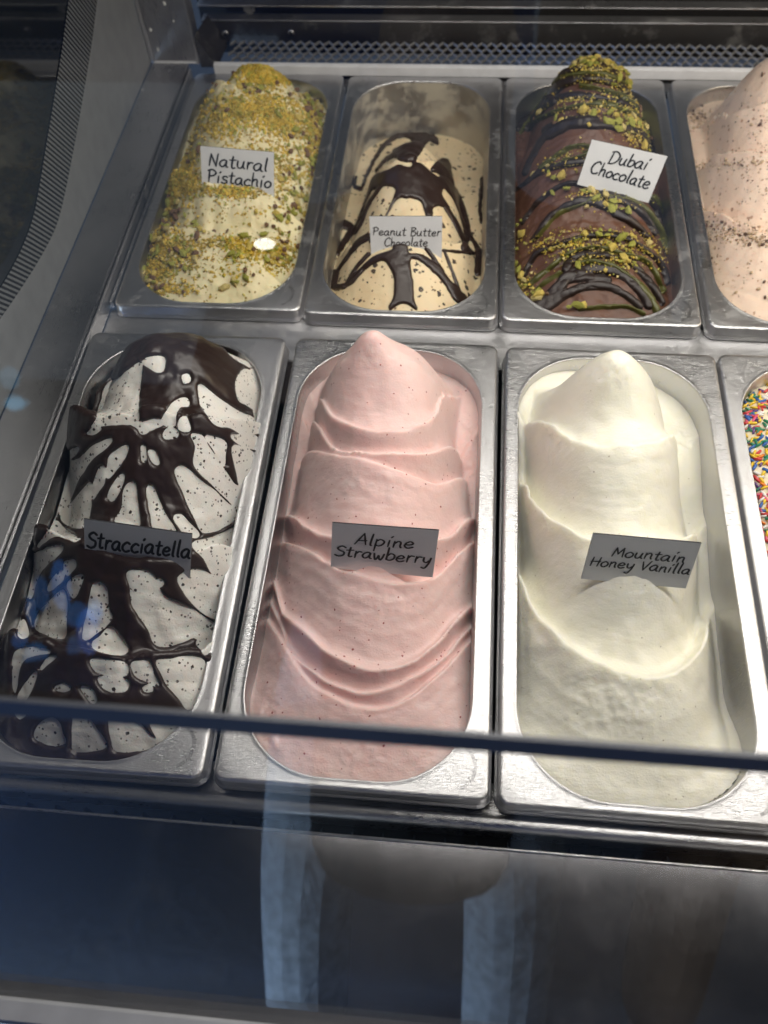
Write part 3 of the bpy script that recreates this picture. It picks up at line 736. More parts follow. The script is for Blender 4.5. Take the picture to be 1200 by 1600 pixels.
mQ = Mound('back', 1, [(0.0, -0.022), (0.03, -0.012), (0.07, 0.0), (0.13, 0.010), (0.17, 0.018), (0.205, 0.022), (0.225, 0.012), (0.25, -0.02), (0.29, -0.05), (0.36, -0.06)],
           [(0, 0.062), (0.1, 0.063), (0.16, 0.056), (0.2, 0.045), (0.25, 0.045), (0.36, 0.05)], [(0, 0.083), (0.2, 0.080), (0.36, 0.08)],
           [(0, -0.030), (0.1, -0.034), (0.2, -0.042), (0.30, -0.058), (0.36, -0.062)], 2.2,
           [([(570, 290), (600, 268), (620, 257), (640, 253), (665, 260), (700, 285)], 0.005),
            ([(540, 400), (570, 385), (600, 377), (630, 377), (665, 380), (700, 388), (740, 400)], 0.006)], rough=0.0012, seed=51)
mD = Mound('back', 2, [(0.0, -0.016), (0.03, -0.002), (0.10, 0.014), (0.18, 0.032), (0.25, 0.050), (0.285, 0.058), (0.305, 0.050), (0.33, 0.01), (0.36, -0.02)],
           [(0, 0.066), (0.15, 0.068), (0.24, 0.064), (0.28, 0.056), (0.31, 0.05), (0.36, 0.05)], [(0, 0.083), (0.36, 0.082)],
           [(0, -0.022), (0.2, -0.022), (0.36, -0.026)], 2.3,
           [([(843.8, 149.9), (878.7, 123.0), (919.0, 114.9), (962.0, 123.0), (988.9, 144.5)], 0.0045), ([(835.7, 187.5), (870.6, 168.7), (919.0, 160.6), (962.0, 168.7), (1005.1, 195.6)], 0.0045), ([(824.9, 246.7), (862.6, 209.0), (905.6, 195.6), (956.7, 195.6), (999.7, 209.0), (1023.9, 235.9)], 0.0045), ([(816.9, 300.4), (854.5, 265.5), (902.9, 246.7), (962.0, 249.4), (1013.1, 273.5), (1031.9, 303.1)], 0.0045), ([(819.6, 351.5), (859.9, 324.6), (905.6, 311.2), (962.0, 313.9), (1010.4, 338.1), (1037.3, 370.3)], 0.0045), ([(816.9, 408.0), (854.5, 383.8), (905.6, 367.6), (956.7, 370.3), (1005.1, 389.1), (1040.0, 418.7)], 0.0045), ([(824.9, 453.7), (859.9, 426.8), (905.6, 410.6), (962.0, 413.3), (1010.4, 440.2), (1037.3, 469.8)], 0.0045)], bulge=6.0, rough=0.0042, seed=61, stri=0.0016)
mH = Mound('back', 3, [(0.0, -0.016), (0.03, 0.0), (0.10, 0.016), (0.18, 0.034), (0.235, 0.052), (0.262, 0.074), (0.28, 0.078), (0.30, 0.06), (0.325, 0.0), (0.36, -0.02)],
           [(0, 0.068), (0.12, 0.070), (0.2, 0.064), (0.25, 0.055), (0.28, 0.05), (0.36, 0.05)], [(0, 0.086), (0.36, 0.086)],
           [(0, -0.020), (0.2, -0.016), (0.36, -0.014)], 2.3,
           [([(1095, 200), (1120, 200), (1144, 196), (1200, 172), (1260, 150)], 0.009), ([(1085, 270), (1110, 262), (1140, 256), (1200, 252), (1280, 260)], 0.009),
            ([(1096, 340), (1120, 352), (1150, 364), (1200, 378), (1280, 370)], 0.009)], rough=0.0016, seed=71, stri=0.0012)
mS = Mound('front', 3, [(0.0, -0.02), (0.1, 0.0), (0.2, 0.004), (0.28, 0.004), (0.33, -0.012), (0.36, -0.02)],
           [(0, 0.072), (0.36, 0.072)], [(0, 0.083), (0.36, 0.083)], [(0, -0.02), (0.2, -0.012), (0.36, -0.016)], 2.2, [], rough=0.004, seed=81)

mA.build('stracciatella_gelato', 'white stracciatella gelato webbed with dark chocolate sauce in the front left pan', 'mound', MILK)
mA.sauce('chocolate_sauce', sdf_straccia, CHOC, 0.0024, 7.5)
mB.build('strawberry_gelato', 'smooth pale pink strawberry gelato heaped to a pointed peak', 'mound', STRAW)
mC.build('vanilla_gelato', 'ivory vanilla gelato in swooped folds with a cone shaped peak', 'mound', VANIL)
mP.build('pistachio_gelato', 'pale green yellow gelato covered with chopped pistachios in the back left pan', 'mound', PISTA)
mQ.build('peanut_gelato', 'tan chocolate flecked gelato drizzled with chocolate, half scooped out of its pan', 'mound', PEANUT)
mQ.sauce('chocolate_sauce', sdf_pb, CHOC, 0.0024, 5.0)
mD.build('chocolate_gelato', 'brown chocolate gelato striped with chocolate and green sauces and nut pieces', 'mound', CHOCG)
mD.sauce('chocolate_sauce', sdf_strokes(DUB_C + DUB_M), CHOC2, 0.0036, 5.0)
mD.sauce('pistachio_sauce', sdf_strokes(DUB_G), GREEN, 0.0044, 4.0)
mH.build('hazelnut_gelato', 'beige gelato with tall folds and nut crumbs at the upper right corner', 'mound', HAZEL)
mS.build('birthday_gelato', 'cream gelato thick with rainbow sprinkles at the right edge', 'mound', BDAY)

# ------------------------------------------------------------------ nut pieces, sprinkles
def chunk_mesh(name, m, seed, sx, sy, sz, jag=0.3):
    rs = np.random.RandomState(seed); bm = bmesh.new(); bmesh.ops.create_icosphere(bm, subdivisions=1, radius=0.5)
    for v in bm.verts:
        k = 1 + jag * (rs.rand() - 0.6)
        v.co = Vector((v.co.x * sx * k, v.co.y * sy * k, v.co.z * sz * k))
    me = bpy.data.meshes.new(name); bm.to_mesh(me); bm.free(); me.materials.append(m)
    return me


def capsule_mesh(name, m, l, r):
    bm = bmesh.new(); bmesh.ops.create_uvsphere(bm, u_segments=6, v_segments=4, radius=r)
    for v in bm.verts: v.co.z += math.copysign(l / 2 - r, v.co.z) if abs(v.co.z) > 1e-6 else 0
    me = bpy.data.meshes.new(name); bm.to_mesh(me); bm.free(); me.materials.append(m)
    me.polygons.foreach_set('use_smooth', [True] * len(me.polygons)); return me


def weights(md, blobs):
    d = np.zeros(md.px.shape)
    for x, y, rx, ry, a in blobs:
        d += a * np.exp(-(((md.px - x) / rx) ** 2 + ((md.py - y) / ry) ** 2))
    x = np.abs(md.U - (OX0 + OX1) / 2) - ((OX1 - OX0) / 2 - ORAD); y = np.abs(md.V - (OY0 + OY1) / 2) - ((OY1 - OY0) / 2 - ORAD)
    e = np.hypot(np.maximum(x, 0), np.maximum(y, 0)) + np.minimum(np.maximum(x, y), 0) - ORAD
    d *= e < -0.0025
    d *= (md.Nn @ np.array([0, -0.45, 0.55]) > -0.05)
    return d


def spots(md, blobs, n, rs, gap=0.0, lift=0.0):
    wt = weights(md, blobs).ravel(); c = np.cumsum(wt); out = []; tries = 0
    Pn = md.Wp.reshape(-1, 3) - md.off; Nn = md.Nn.reshape(-1, 3)
    while len(out) < n and tries < n * 12:
        tries += 1
        i = min(int(np.searchsorted(c, rs.rand() * c[-1])), len(wt) - 1)
        p = Pn[i] + Nn[i] * lift
        if gap and any((p[0] - q[0]) ** 2 + (p[1] - q[1]) ** 2 < gap * gap for q, _ in out): continue
        out.append((p, Nn[i]))
    return out


def scatter(md, name, meshes, blobs, n, seed, smin_, smax_, gap=0.0, lift=0.0012, flat=False, probs=None):
    rs = np.random.RandomState(seed)
    for p, nn in spots(md, blobs, n, rs, gap, lift):
        o = bpy.data.objects.new(name, meshes[rs.choice(len(meshes), p=probs)]); col.objects.link(o); o.parent = md.t
        q = Vector(nn).to_track_quat('Z', 'Y')
        e = Matrix.Rotation(rs.rand() * 6.28, 4, 'Z') @ Matrix.Rotation((1.57 + (rs.rand() - .5) * .5) if flat else (rs.rand() - .5) * 1.6, 4, 'X')
        s_ = smin_ + (smax_ - smin_) * rs.rand() ** 1.6
        o.matrix_local = Matrix.Translation(Vector(p)) @ q.to_matrix().to_4x4() @ e @ Matrix.Scale(s_, 4)


def crumbs(md, name, ms, blobs, n, seed, s0, s1, lift=0.0003):
    rs = np.random.RandomState(seed); V = []; Fc = []; fm = []
    base = np.array([(1, 0, -.5), (-.5, .8, -.5), (-.5, -.8, -.5), (0, 0, 1), (.7, .6, .3)]); tri = [(0, 1, 3), (1, 2, 3), (2, 0, 3), (0, 4, 1), (4, 3, 1), (0, 3, 4)]
    for p, nn in spots(md, blobs, n, rs, 0, lift):
        s_ = s0 + (s1 - s0) * rs.rand() ** 2.2
        m3 = np.array(Matrix.Rotation(rs.rand() * 6.28, 3, 'Z') @ Matrix.Rotation(rs.rand() * 6.28, 3, 'X'))
        k = len(V); V += [tuple(p + m3 @ (b * s_ * (0.7 + 0.6 * rs.rand()))) for b in base]
        Fc += [tuple(k + i for i in t) for t in tri]; fm += [int(rs.randint(len(ms)))] * len(tri)
    o = mesh_obj(name, V, Fc, None, md.t, False, ms, fm); o['kind'] = 'stuff'


nut_meshes = [chunk_mesh("pistachio_piece", NUTS[i % 4], 100 + i, sx, sy, sz, 0.5) for i, (sx, sy, sz) in enumerate(
    [(1, .7, .6), (.9, .8, .7), (1, .55, .45), (.8, .8, .5), (1.1, .6, .5), (1, .9, .5), (.7, .6, .6), (1.2, .6, .45)])]
# traced in the photograph: where nut pieces lie thick on the pistachio gelato
PB1 = [(255, 300, 22, 60, 1.0), (250, 380, 16, 50, .7), (235, 420, 12, 30, .8), (300, 355, 40, 10, .8), (470, 240, 22, 60, 1.5), (495, 190, 12, 40, 1.4), (455, 300, 16, 45, .8), (425, 380, 40, 16, 1.4),
       (440, 405, 18, 22, 1.4), (450, 350, 14, 30, .8), (390, 140, 22, 12, 1.0), (350, 155, 20, 12, .8), (480, 145, 14, 18, .9), (285, 395, 24, 26, .6), (270, 445, 34, 10, .7), (300, 220, 14, 40, .5), (440, 330, 20, 20, .8), (335, 445, 60, 10, .2), (385, 430, 24, 16, .35)]
scatter(mP, 'pistachio_piece', nut_meshes, PB1, 296, 5, 0.0048, 0.0112, 0.0032, 0.0020, probs=[.24, .14, .14, .08, .12, .06, .16, .06])
for (x, y, s_, k) in ((380, 372, .011, 0), (367, 443, .010, 4), (362, 400, .009, 0), (288, 400, .011, 0), (470, 258, .009, 0), (305, 350, .008, 0), (433, 336, .009, 1), (385, 425, .009, 2), (240, 430, .008, 1)):
    i = np.argmin((mP.px - x) ** 2 + (mP.py - y) ** 2); p = mP.Wp.reshape(-1, 3)[i] - mP.off
    o = link(bpy.data.objects.new('pistachio_piece', nut_meshes[k]), mP.t); o.location = Vector(p) + Vector((0, 0, s_ * .25)); o.scale = (s_,) * 3; o.rotation_euler = (0.3, 0.2, x)
PC1 = [(415, 118, 30, 16, 4), (395, 172, 55, 17, 3.2), (440, 195, 34, 15, 3.0), (350, 200, 34, 14, 1.0), (278, 262, 17, 30, 3.0), (262, 300, 14, 36, 2.4), (360, 299, 36, 7, 4), (300, 290, 14, 16, 2), (345, 378, 34, 8, 1.6), (385, 392, 24, 12, 1.6), (272, 384, 20, 14, 2.2), (290, 402, 14, 18, 1.6),
       (250, 425, 18, 20, 2.4), (275, 452, 34, 6, 1.8), (488, 215, 12, 60, 2.2), (440, 395, 20, 20, 1.6), (245, 345, 12, 50, 1.6), (440, 260, 18, 40, .7), (350, 330, 60, 22, .16), (350, 410, 60, 24, .18), (400, 240, 60, 30, .2)]
crumbs(mP, 'pistachio_crumbs', [CRUMB, CRUMB, CRUMB, NUTS[1], NUTS[0]], PC1, 17000, 6, 0.0007, 0.0024)

DB1 = [(880, 0, 1, 1, 0)] + [(790 + x / 3.72, 80 + y / 3.72, a, b, c) for x, y, a, b, c in (
    (440, 80, 22, 8, 1.2), (700, 170, 14, 14, 1.4), (650, 400, 26, 14, 2.2), (790, 430, 18, 18, 2.0), (600, 500, 14, 6, .8), (280, 710, 14, 10, 1.0), (240, 820, 8, 8, 1.0), (470, 800, 18, 8, .9), (600, 900, 20, 14, 1.2),
    (560, 1060, 18, 8, .9), (700, 1100, 18, 12, .9), (700, 1220, 14, 18, 1.0), (440, 1270, 16, 6, .7), (560, 1260, 10, 8, .8), (80, 1060, 7, 18, 1.6), (100, 1340, 10, 18, 1.8), (160, 1420, 16, 12, 1.8), (400, 1500, 16, 6, 1.2), (330, 390, 10, 14, .6), (210, 350, 8, 8, .6), (820, 1500, 10, 6, .6), (860, 480, 8, 16, 1.2), (520, 360, 20, 8, .8))]
scatter(mD, 'pistachio_piece', nut_meshes, DB1, 190, 9, 0.0046, 0.0125, 0.0030, 0.0042, probs=[.27, .18, .04, .12, .22, .05, .04, .08])
DC1 = [(790 + x / 3.72, 80 + y / 3.72, a, b, c) for x, y, a, b, c in ((500, 90, 50, 12, 2.5), (680, 160, 30, 20, 2), (560, 150, 50, 10, 1.4), (620, 330, 60, 14, 1.6), (780, 430, 26, 30, 2.2), (480, 310, 60, 10, .8), (420, 650, 40, 16, .6), (600, 860, 40, 14, .8), (460, 1120, 70, 14, 1.4), (300, 1140, 30, 10, 1), (700, 1180, 40, 18, .9), (560, 1230, 50, 16, .6), (120, 1360, 14, 20, 1))]
crumbs(mD, 'pistachio_crumbs', [CRUMB, NUTS[1], NUTS[0], NUTS[3]], DC1, 8000, 10, 0.0004, 0.0016, 0.0030)

haz_meshes = [chunk_mesh("nut_crumb", HAZ[0 if i < 4 else 1], 300 + i, 1, .8, .7, 0.5) for i in range(6)]
HB1 = [(1140, 366, 34, 7, 2.2), (1190, 377, 30, 6, 1.8), (1115, 352, 12, 8, 1.6), (1100, 262, 14, 6, 1.0), (1160, 256, 40, 4, 1.6), (1090, 180, 12, 10, 1.8), (1105, 345, 6, 14, 1.2), (1150, 192, 30, 4, .6), (1200, 120, 20, 14, .3), (1110, 420, 6, 30, .6), (1200, 450, 20, 20, .2)]
scatter(mH, 'nut_crumb', haz_meshes, HB1, 230, 12, 0.0018, 0.0046, 0.0016, 0.0006)
for (x, y, s_) in ((1178, 120, .013), (1196, 140, .009), (1186, 150, .007), (1195, 105, .008)):
    i = np.argmin((mH.px - x) ** 2 + (mH.py - y) ** 2); p = mH.Wp.reshape(-1, 3)[i] - mH.off
    o = link(bpy.data.objects.new('nut_crumb', haz_meshes[4 + (s_ > .01)]), mH.t); o.location = Vector(p); o.scale = (s_, s_, s_ * .7); o.rotation_euler = (0.5, 0.3, x)
HC1 = [(1130, 360, 50, 12, 2), (1190, 375, 40, 8, 2), (1130, 258, 50, 7, 1.6), (1092, 185, 14, 14, 2.4), (1190, 200, 30, 40, .5), (1190, 290, 40, 40, .3), (1150, 430, 60, 30, .12), (1115, 400, 8, 50, .8)]
crumbs(mH, 'nut_crumbs', [HAZ[0], HAZ[0], HAZ[1]], HC1, 2600, 13, 0.0003, 0.0010)

spr_meshes = [capsule_mesh("sprinkle", m, 0.0070, 0.00125) for m in SPR]
SB1 = [(1190, 640, 40, 70, 2.5), (1195, 720, 30, 60, 2.0), (1200, 800, 40, 60, 2.5), (1174, 640, 12, 40, 3), (1176, 700, 12, 60, 3), (1190, 830, 16, 50, 3)]
scatter(mS, 'sprinkle', spr_meshes, SB1, 298, 15, 0.8, 1.1, 0.0014, 0.0009, flat=True)

# ------------------------------------------------------------------ pans
GLY = {
 'a': (.95, [[(.75,.85),(.45,1),(.1,.7),(.05,.3),(.3,0),(.6,.25),(.75,.85)],[(.75,.85),(.72,.35),(.8,.05),(.95,.02)]]),
 'b': (.85, [[(.1,1.9),(.12,1),(.12,.05)],[(.12,.6),(.4,1),(.75,.8),(.75,.3),(.45,0),(.12,.1)]]),
 'c': (.82, [[(.75,.85),(.45,1),(.1,.65),(.1,.25),(.4,0),(.78,.15)]]),
 'e': (.86, [[(.1,.5),(.5,.52),(.72,.75),(.45,1),(.12,.7),(.1,.25),(.4,0),(.8,.2)]]),
 'h': (.88, [[(.1,1.9),(.12,0)],[(.12,.6),(.4,1),(.65,.85),(.68,.3),(.75,0)]]),
 'i': (.46, [[(.2,1),(.2,.0)],[(.28,1.42),(.4,1.62)]]),
 'l': (.44, [[(.2,1.9),(.18,.3),(.32,.0)]]),
 'm': (1.18, [[(.08,1),(.1,0)],[(.1,.6),(.35,1),(.5,.8),(.52,0)],[(.52,.6),(.8,1),(.95,.8),(1,0)]]),
 'n': (.9, [[(.1,1),(.12,0)],[(.12,.6),(.4,1),(.65,.85),(.68,.3),(.8,0)]]),
 'o': (.88, [[(.45,1),(.1,.7),(.1,.25),(.4,0),(.75,.3),(.75,.75),(.45,1)]]),
 'p': (.88, [[(.1,1),(.12,-.8)],[(.12,.7),(.4,1),(.75,.75),(.7,.3),(.4,0),(.12,.15)]]),
 'r': (.66, [[(.12,1),(.14,0)],[(.14,.6),(.35,.95),(.64,.93)]]),
 's': (.76, [[(.68,.88),(.4,1),(.15,.8),(.3,.55),(.62,.4),(.62,.1),(.3,0),(.05,.12)]]),
 't': (.7, [[(.32,1.6),(.3,.3),(.42,0),(.64,.08)],[(.0,1.06),(.66,1.14)]]),
 'u': (.95, [[(.1,1),(.1,.3),(.35,0),(.62,.25),(.72,1)],[(.72,1),(.7,.3),(.88,0)]]),
 'w': (1.08, [[(.05,1),(.15,.4),(.28,0),(.42,.3),(.5,.7),(.6,.25),(.75,0),(.9,.4),(.98,1)]]),
 'y': (.88, [[(.08,1),(.15,.4),(.42,.22),(.7,.6)],[(.75,1),(.68,.1),(.45,-.7),(.1,-.62)]]),
 '.': (.4, [[(.14,.06),(.22,.0)]]), ' ': (.5, []),
 'N': (1.1, [[(.1,0),(.15,1.7)],[(.15,1.7),(.85,0)],[(.85,0),(.9,1.8)]]),
 'P': (1.0, [[(.2,1.7),(.22,0)],[(.0,1.55),(.5,1.75),(.95,1.35),(.7,.95),(.22,.8)]]),
 'B': (1.0, [[(.2,1.7),(.2,0)],[(.05,1.65),(.6,1.7),(.8,1.35),(.25,.95)],[(.25,.95),(.85,.75),(.85,.25),(.5,0),(.15,.05)]]),
 'C': (1.06, [[(.95,1.45),(.7,1.75),(.25,1.4),(.08,.7),(.3,.1),(.65,0),(1,.25)]]),
 'D': (1.16, [[(.25,1.65),(.22,.05)],[(.05,1.6),(.6,1.7),(1.05,1.2),(1,.5),(.6,.05),(.15,.0)]]),
 'A': (1.05, [[(.02,0),(.6,1.75)],[(.6,1.75),(.95,0)],[(.15,.55),(.95,.65)]]),
 'S': (1.0, [[(.95,1.5),(.55,1.75),(.15,1.4),(.4,1),(.85,.75),(.85,.25),(.45,0),(.02,.2)]]),
 'M': (1.3, [[(.05,0),(.2,1.7)],[(.2,1.7),(.6,.5)],[(.6,.5),(1,1.75)],[(1,1.75),(1.2,0)]]),
 'H': (1.15, [[(.1,1.7),(.12,0)],[(.95,1.75),(.92,0)],[(.0,.85),(1.1,.95)]]),
 'V': (.95, [[(.05,1.5),(.4,0)],[(.4,0),(.9,1.7)]]),
 'G': (1.1, [[(.95,1.45),(.6,1.75),(.15,1.3),(.1,.5),(.45,0),(.9,.3),(.92,.75),(.55,.75)]]),
}


def text_strokes(txt):
    x = 0; out = []; jr = random.Random(txt)
    for ch in txt:
        wd, st = GLY[ch]
        k = 1 + jr.uniform(-.07, .07); dy = jr.uniform(-.07, .07); out += [[(px * k + py * .13 + x, py * k + dy) for px, py in s_] for s_ in st]; x += wd * k + .09
    return out, x - .10


def ribbon(V, Fc, pts, half, place):
    """pts in flat text space; place() sends a flat point to 3-D"""
    c = cr(pts, 5) if len(pts) > 2 else np.array([pts[0], (np.array(pts[0]) + np.array(pts[1])) / 2, pts[1]], float)
    d = np.gradient(c, axis=0); d /= np.maximum(np.linalg.norm(d, axis=1, keepdims=True), 1e-9)
    c[0] -= d[0] * half * .6; c[-1] += d[-1] * half * .6
    n = np.stack([-d[:, 1], d[:, 0]], -1); wv = np.ones(len(c)); wv[0] = wv[-1] = .65
    k = len(V)
    for a, b, h in zip(c, n, wv * half):
        V.append(tuple(place(a + b * h))); V.append(tuple(place(a - b * h)))
    for i in range(len(c) - 1): Fc.append((k + 2 * i, k + 2 * i + 1, k + 2 * i + 3, k + 2 * i + 2))


def stamp_mesh():
    """maker's web address pressed along the corner arc of a pan rim"""
    V, Fc = [], []; st, wd = text_strokes("Gelatosupply.com"); s_ = 0.0021; r0 = 0.0122; cx, cy = 0.1462, 0.0205
    a0 = math.radians(62); span = wd * s_ / r0
    def place(q):
        a = a0 - q[0] * s_ / r0; r = r0 + (q[1] - .5) * s_
        return (cx + r * math.cos(a) * .85, cy + r * math.sin(a), 0.00022)
    for p in st: ribbon(V, Fc, p, 0.07, place)
    return V, Fc


rim_me = well_me = stamp_me = None
PANS = [('front', 0, 'steel pan under the chocolate webbed stracciatella gelato'), ('front', 1, 'steel pan around the pink strawberry gelato, stamped on its corner'),
        ('front', 2, 'steel pan around the ivory vanilla gelato'), ('front', 3, 'steel pan of rainbow sprinkle gelato cut off by the right edge'),
        ('back', 0, 'steel pan around the nut covered pistachio gelato'), ('back', 1, 'half emptied steel pan with smeared back wall behind the tan gelato'),
        ('back', 2, 'steel pan around the striped brown chocolate gelato'), ('back', 3, 'steel pan around the beige nutty gelato at the upper right')]
POSE = {('front', 0): (-0.0015, -0.002, 0.6), ('front', 1): (0, 0, 0.1), ('front', 2): (0.001, -0.001, -0.15), ('back', 3): (0.0015, 0, -0.3), ('back', 0): (0.001, 0.001, 0.4)}
smear_m, nt, b_ = mat("pan_steel_smeared")
v_ = coords(nt); f_ = ramp(nt, noise(nt, coords(nt, (1, .4, 1)), 34, 6, 0.62), [(0.46, g3(0.1)), (0.56, g3(0.9))])
L(nt, mixc(nt, f_, (0.42, 0.41, 0.40), (0.46, 0.42, 0.33)), b_.inputs['Base Color'])
iv = N(nt, 'ShaderNodeMath', operation='SUBTRACT'); iv.inputs[0].default_value = 1; L(nt, f_, iv.inputs[1]); L(nt, iv.outputs[0], b_.inputs['Metallic'])
b_.inputs['Roughness'].default_value = 0.38
for row, k, lab in PANS:
    off = np.array(ROWS[row]) + np.array([k * P, 0, 0]); dx, dy, dr = POSE.get((row, k), (0, 0, 0))
    t = thing('gelato_pan', (off[0] + dx, off[1] + dy, off[2]), lab, 'pan', 'stainless steel gelato pans'); t.rotation_euler.z = math.radians(dr)
    if rim_me is None:
        o = rings_mesh('rim', rim_mesh(), PAN, t); rim_me = o.data
        o = rings_mesh('well', well_rings(), PAN, t, True); well_me = o.data
        V, Fc = stamp_mesh(); o = mesh_obj('stamped_lettering', V, Fc, SCREWM, t); stamp_me = o.data
    else:
        link(bpy.data.objects.new('rim', rim_me), t)
        me = well_me
        if (row, k) == ('back', 1): me = well_me.copy(); me.materials[0] = smear_m
        link(bpy.data.objects.new('well', me), t); link(bpy.data.objects.new('stamped_lettering', stamp_me), t)

# ------------------------------------------------------------------ flavour signs
def sign(md, quad, lines, label, tilt=20, foot=None, push=-0.004, extra=0.004, ink=0.14):
    """quad: the board's four corners as seen (tl, tr, br, bl); it stands in the gelato, leaning back"""
    foot = foot or ((quad[2][0] + quad[3][0]) / 2, (quad[2][1] + quad[3][1]) / 2)
    p0 = md.hit(*foot) + md.off + np.array([0, push, 0])
    n = np.array([0, -math.cos(math.radians(tilt)), math.sin(math.radians(tilt))])
    c = [on_plane(x, y, p0, n) for x, y in quad]
    o0 = (c[2] + c[3]) / 2
    t = thing('flavour_sign', tuple(o0), label, 'sign', 'flavour name signs')
    c = [q - o0 for q in c]; dn = (c[3] - c[0]); dn = dn / np.linalg.norm(dn); dn2 = (c[2] - c[1]) / np.linalg.norm(c[2] - c[1])
    low = [c[0], c[1], c[2] + dn2 * extra, c[3] + dn * extra]; th = 0.0012
    V = [q for q in low] + [q - n * th for q in low]
    fc = [(0, 3, 2, 1), (4, 5, 6, 7), (0, 1, 5, 4), (1, 2, 6, 5), (2, 3, 7, 6), (3, 0, 4, 7)]
    mesh_obj('board', V, fc, None, t, False, [BOARD, EDGE], [0, 0, 1, 1, 1, 1])
    V, Fc = [], []
    bil = lambda s_, u: (c[0] * (1 - s_) + c[1] * s_) * (1 - u) + (c[3] * (1 - s_) + c[2] * s_) * u
    Wd, Ht = np.linalg.norm(c[1] - c[0]), np.linalg.norm(c[3] - c[0])
    for txt, s0, s1, u0, u1, xh in lines:       # baseline from (s0,u0) to (s1,u1), x-height as a fraction of the board
        st, wd = text_strokes(txt)
        def place(q):
            a = q[0] / wd; return bil(s0 + (s1 - s0) * a, u0 + (u1 - u0) * a - q[1] * xh) + n * 0.0003
        kx = (s1 - s0) * Wd / wd; ky = xh * Ht
        for p in st: ribbon(V, Fc, p, ink * ky / kx * 1.0 if ky < kx else ink, place)
    mesh_obj('lettering', V, Fc, INK, t)


G6 = 'flavour name signs'
sign(mA, [(131, 811), (300, 835), (297, 896), (133, 875)], [("Stracciatella", .02, .99, .66, .60, .22)], 'grey looking sign lettered Stracciatella standing in the chocolate webbed gelato', foot=(215, 880))
sign(mB, [(519, 817), (686, 829), (677, 895), (517, 880)], [("Alpine", .22, .78, .47, .46, .155), ("Strawberry", .03, .96, .79, .79, .155)], 'sign lettered Alpine Strawberry standing in the pink gelato', foot=(600, 872))
sign(mC, [(927, 834), (1096, 849), (1074, 912), (910, 897)], [("Mountain", .22, .90, .48, .48, .135), ("Honey Vanilla", .04, .98, .76, .76, .135)], 'sign lettered Mountain Honey Vanilla standing in the ivory gelato', foot=(985, 885), push=-0.008)
sign(mP, [(313, 228), (428, 238), (428, 304), (316, 296)], [("Natural", .10, .91, .42, .46, .165), ("Pistachio", .07, .96, .80, .84, .165)], 'white sign lettered Natural Pistachio standing in the nut covered gelato', foot=(365, 298))
sign(mQ, [(577, 338), (691, 338), (690, 402), (580, 400)], [("Peanut Butter", .03, .98, .47, .47, .115), ("Chocolate", .19, .80, .74, .73, .115)], 'white sign lettered Peanut Butter Chocolate half sunk in the tan gelato', foot=(630, 384), ink=.12, push=-0.007, extra=0.012)
sign(mD, [(925, 218), (1043, 244), (1016, 310), (904, 281)], [("Dubai", .28, .80, .44, .39, .165), ("Chocolate", .10, .92, .76, .81, .165)], 'tilted white sign lettered Dubai Chocolate standing in the striped brown gelato', foot=(950, 290))

# ------------------------------------------------------------------ display case
case = thing('display_case', (0.3, 0.36, -0.17), 'stainless steel and glass gelato display case holding two rows of pans', 'display case')
CO = np.array([0.3, 0.36, -0.17])
XR = 1.05


def cbox(name, x0, x1, y0, y1, z0, z1, m, bev=0.0, par=None):
    o = box(name, x0 - CO[0], x1 - CO[0], y0 - CO[1], y1 - CO[1], z0 - CO[2], z1 - CO[2], m, par or case, bev); return o


def cprism(name, prof, x0, x1, m, smooth=False):
    return prism_x(name, [(y - CO[1], z - CO[2]) for y, z in prof], x0 - CO[0], x1 - CO[0], m, case, smooth)


def cmesh(name, V, Fc, m, smooth=False, par=None):
    return mesh_obj(name, [np.array(v) - CO for v in V], Fc, m, par or case, smooth)


cbox('cold_well_floor', -0.05, XR, -0.012, 0.80, -0.17, -0.165, BLACK)
cbox('row_divider', -0.006, XR, 0.350, 0.402, -0.0245, -0.0192, PAN, 0.0008)
cbox('back_support', -0.006, XR, 0.742, 0.757, -0.018, -0.0150, CASE)
arc = lambda cy, cz, r, a0, a1, n=10: [(cy + r * math.cos(math.radians(a0 + (a1 - a0) * i / n)), cz + r * math.sin(math.radians(a0 + (a1 - a0) * i / n))) for i in range(n + 1)]
cprism('front_rail', [(0.016, -0.0130), (0.016, -0.016), (-0.0112, -0.030)] + arc(-0.0072, -0.0122, 0.0046, 190, 60, 12) + [(-0.0035, -0.0110), (-0.001, -0.0130)], -0.05, XR, PAN, True)
# left ledge, its raised edge, side wall
cbox('side_ledge', -0.0496, -0.0085, -0.14, 0.757, -0.012, 0.001, CASE, 0.001)
cbox('ledge_bead', -0.0078, -0.0054, -0.012, 0.752, -0.018, -0.0012, PAN, 0.0009)
cbox('inner_bead', -0.0042, -0.0016, 0.400, 0.745, -0.016, -0.0085, PAN, 0.0009)
DARKW = plain("dark_case_lining", (0.03, 0.031, 0.033), 0.4)
out_c = cr([(0.76, 0.146), (0.6937, 0.1189), (0.6682, 0.1087), (0.6345, 0.0935), (0.5949, 0.0783), (0.5498, 0.0622), (0.5008, 0.046), (0.4655, 0.036), (0.4407, 0.0325), (0.4042, 0.0345), (0.3593, 0.0405), (0.3194, 0.0475), (0.255, 0.0605), (0.1, 0.10), (-0.13, 0.165)], 6)
in_c = cr([(0.76, 0.205), (0.6329, 0.1469), (0.6108, 0.1367), (0.5661, 0.1172), (0.5263, 0.1013), (0.4854, 0.0858), (0.4466, 0.0710), (0.4199, 0.0625), (0.3885, 0.0590), (0.3475, 0.0605), (0.3043, 0.0681), (0.2, 0.098), (0.05, 0.145), (-0.13, 0.20)], 6)


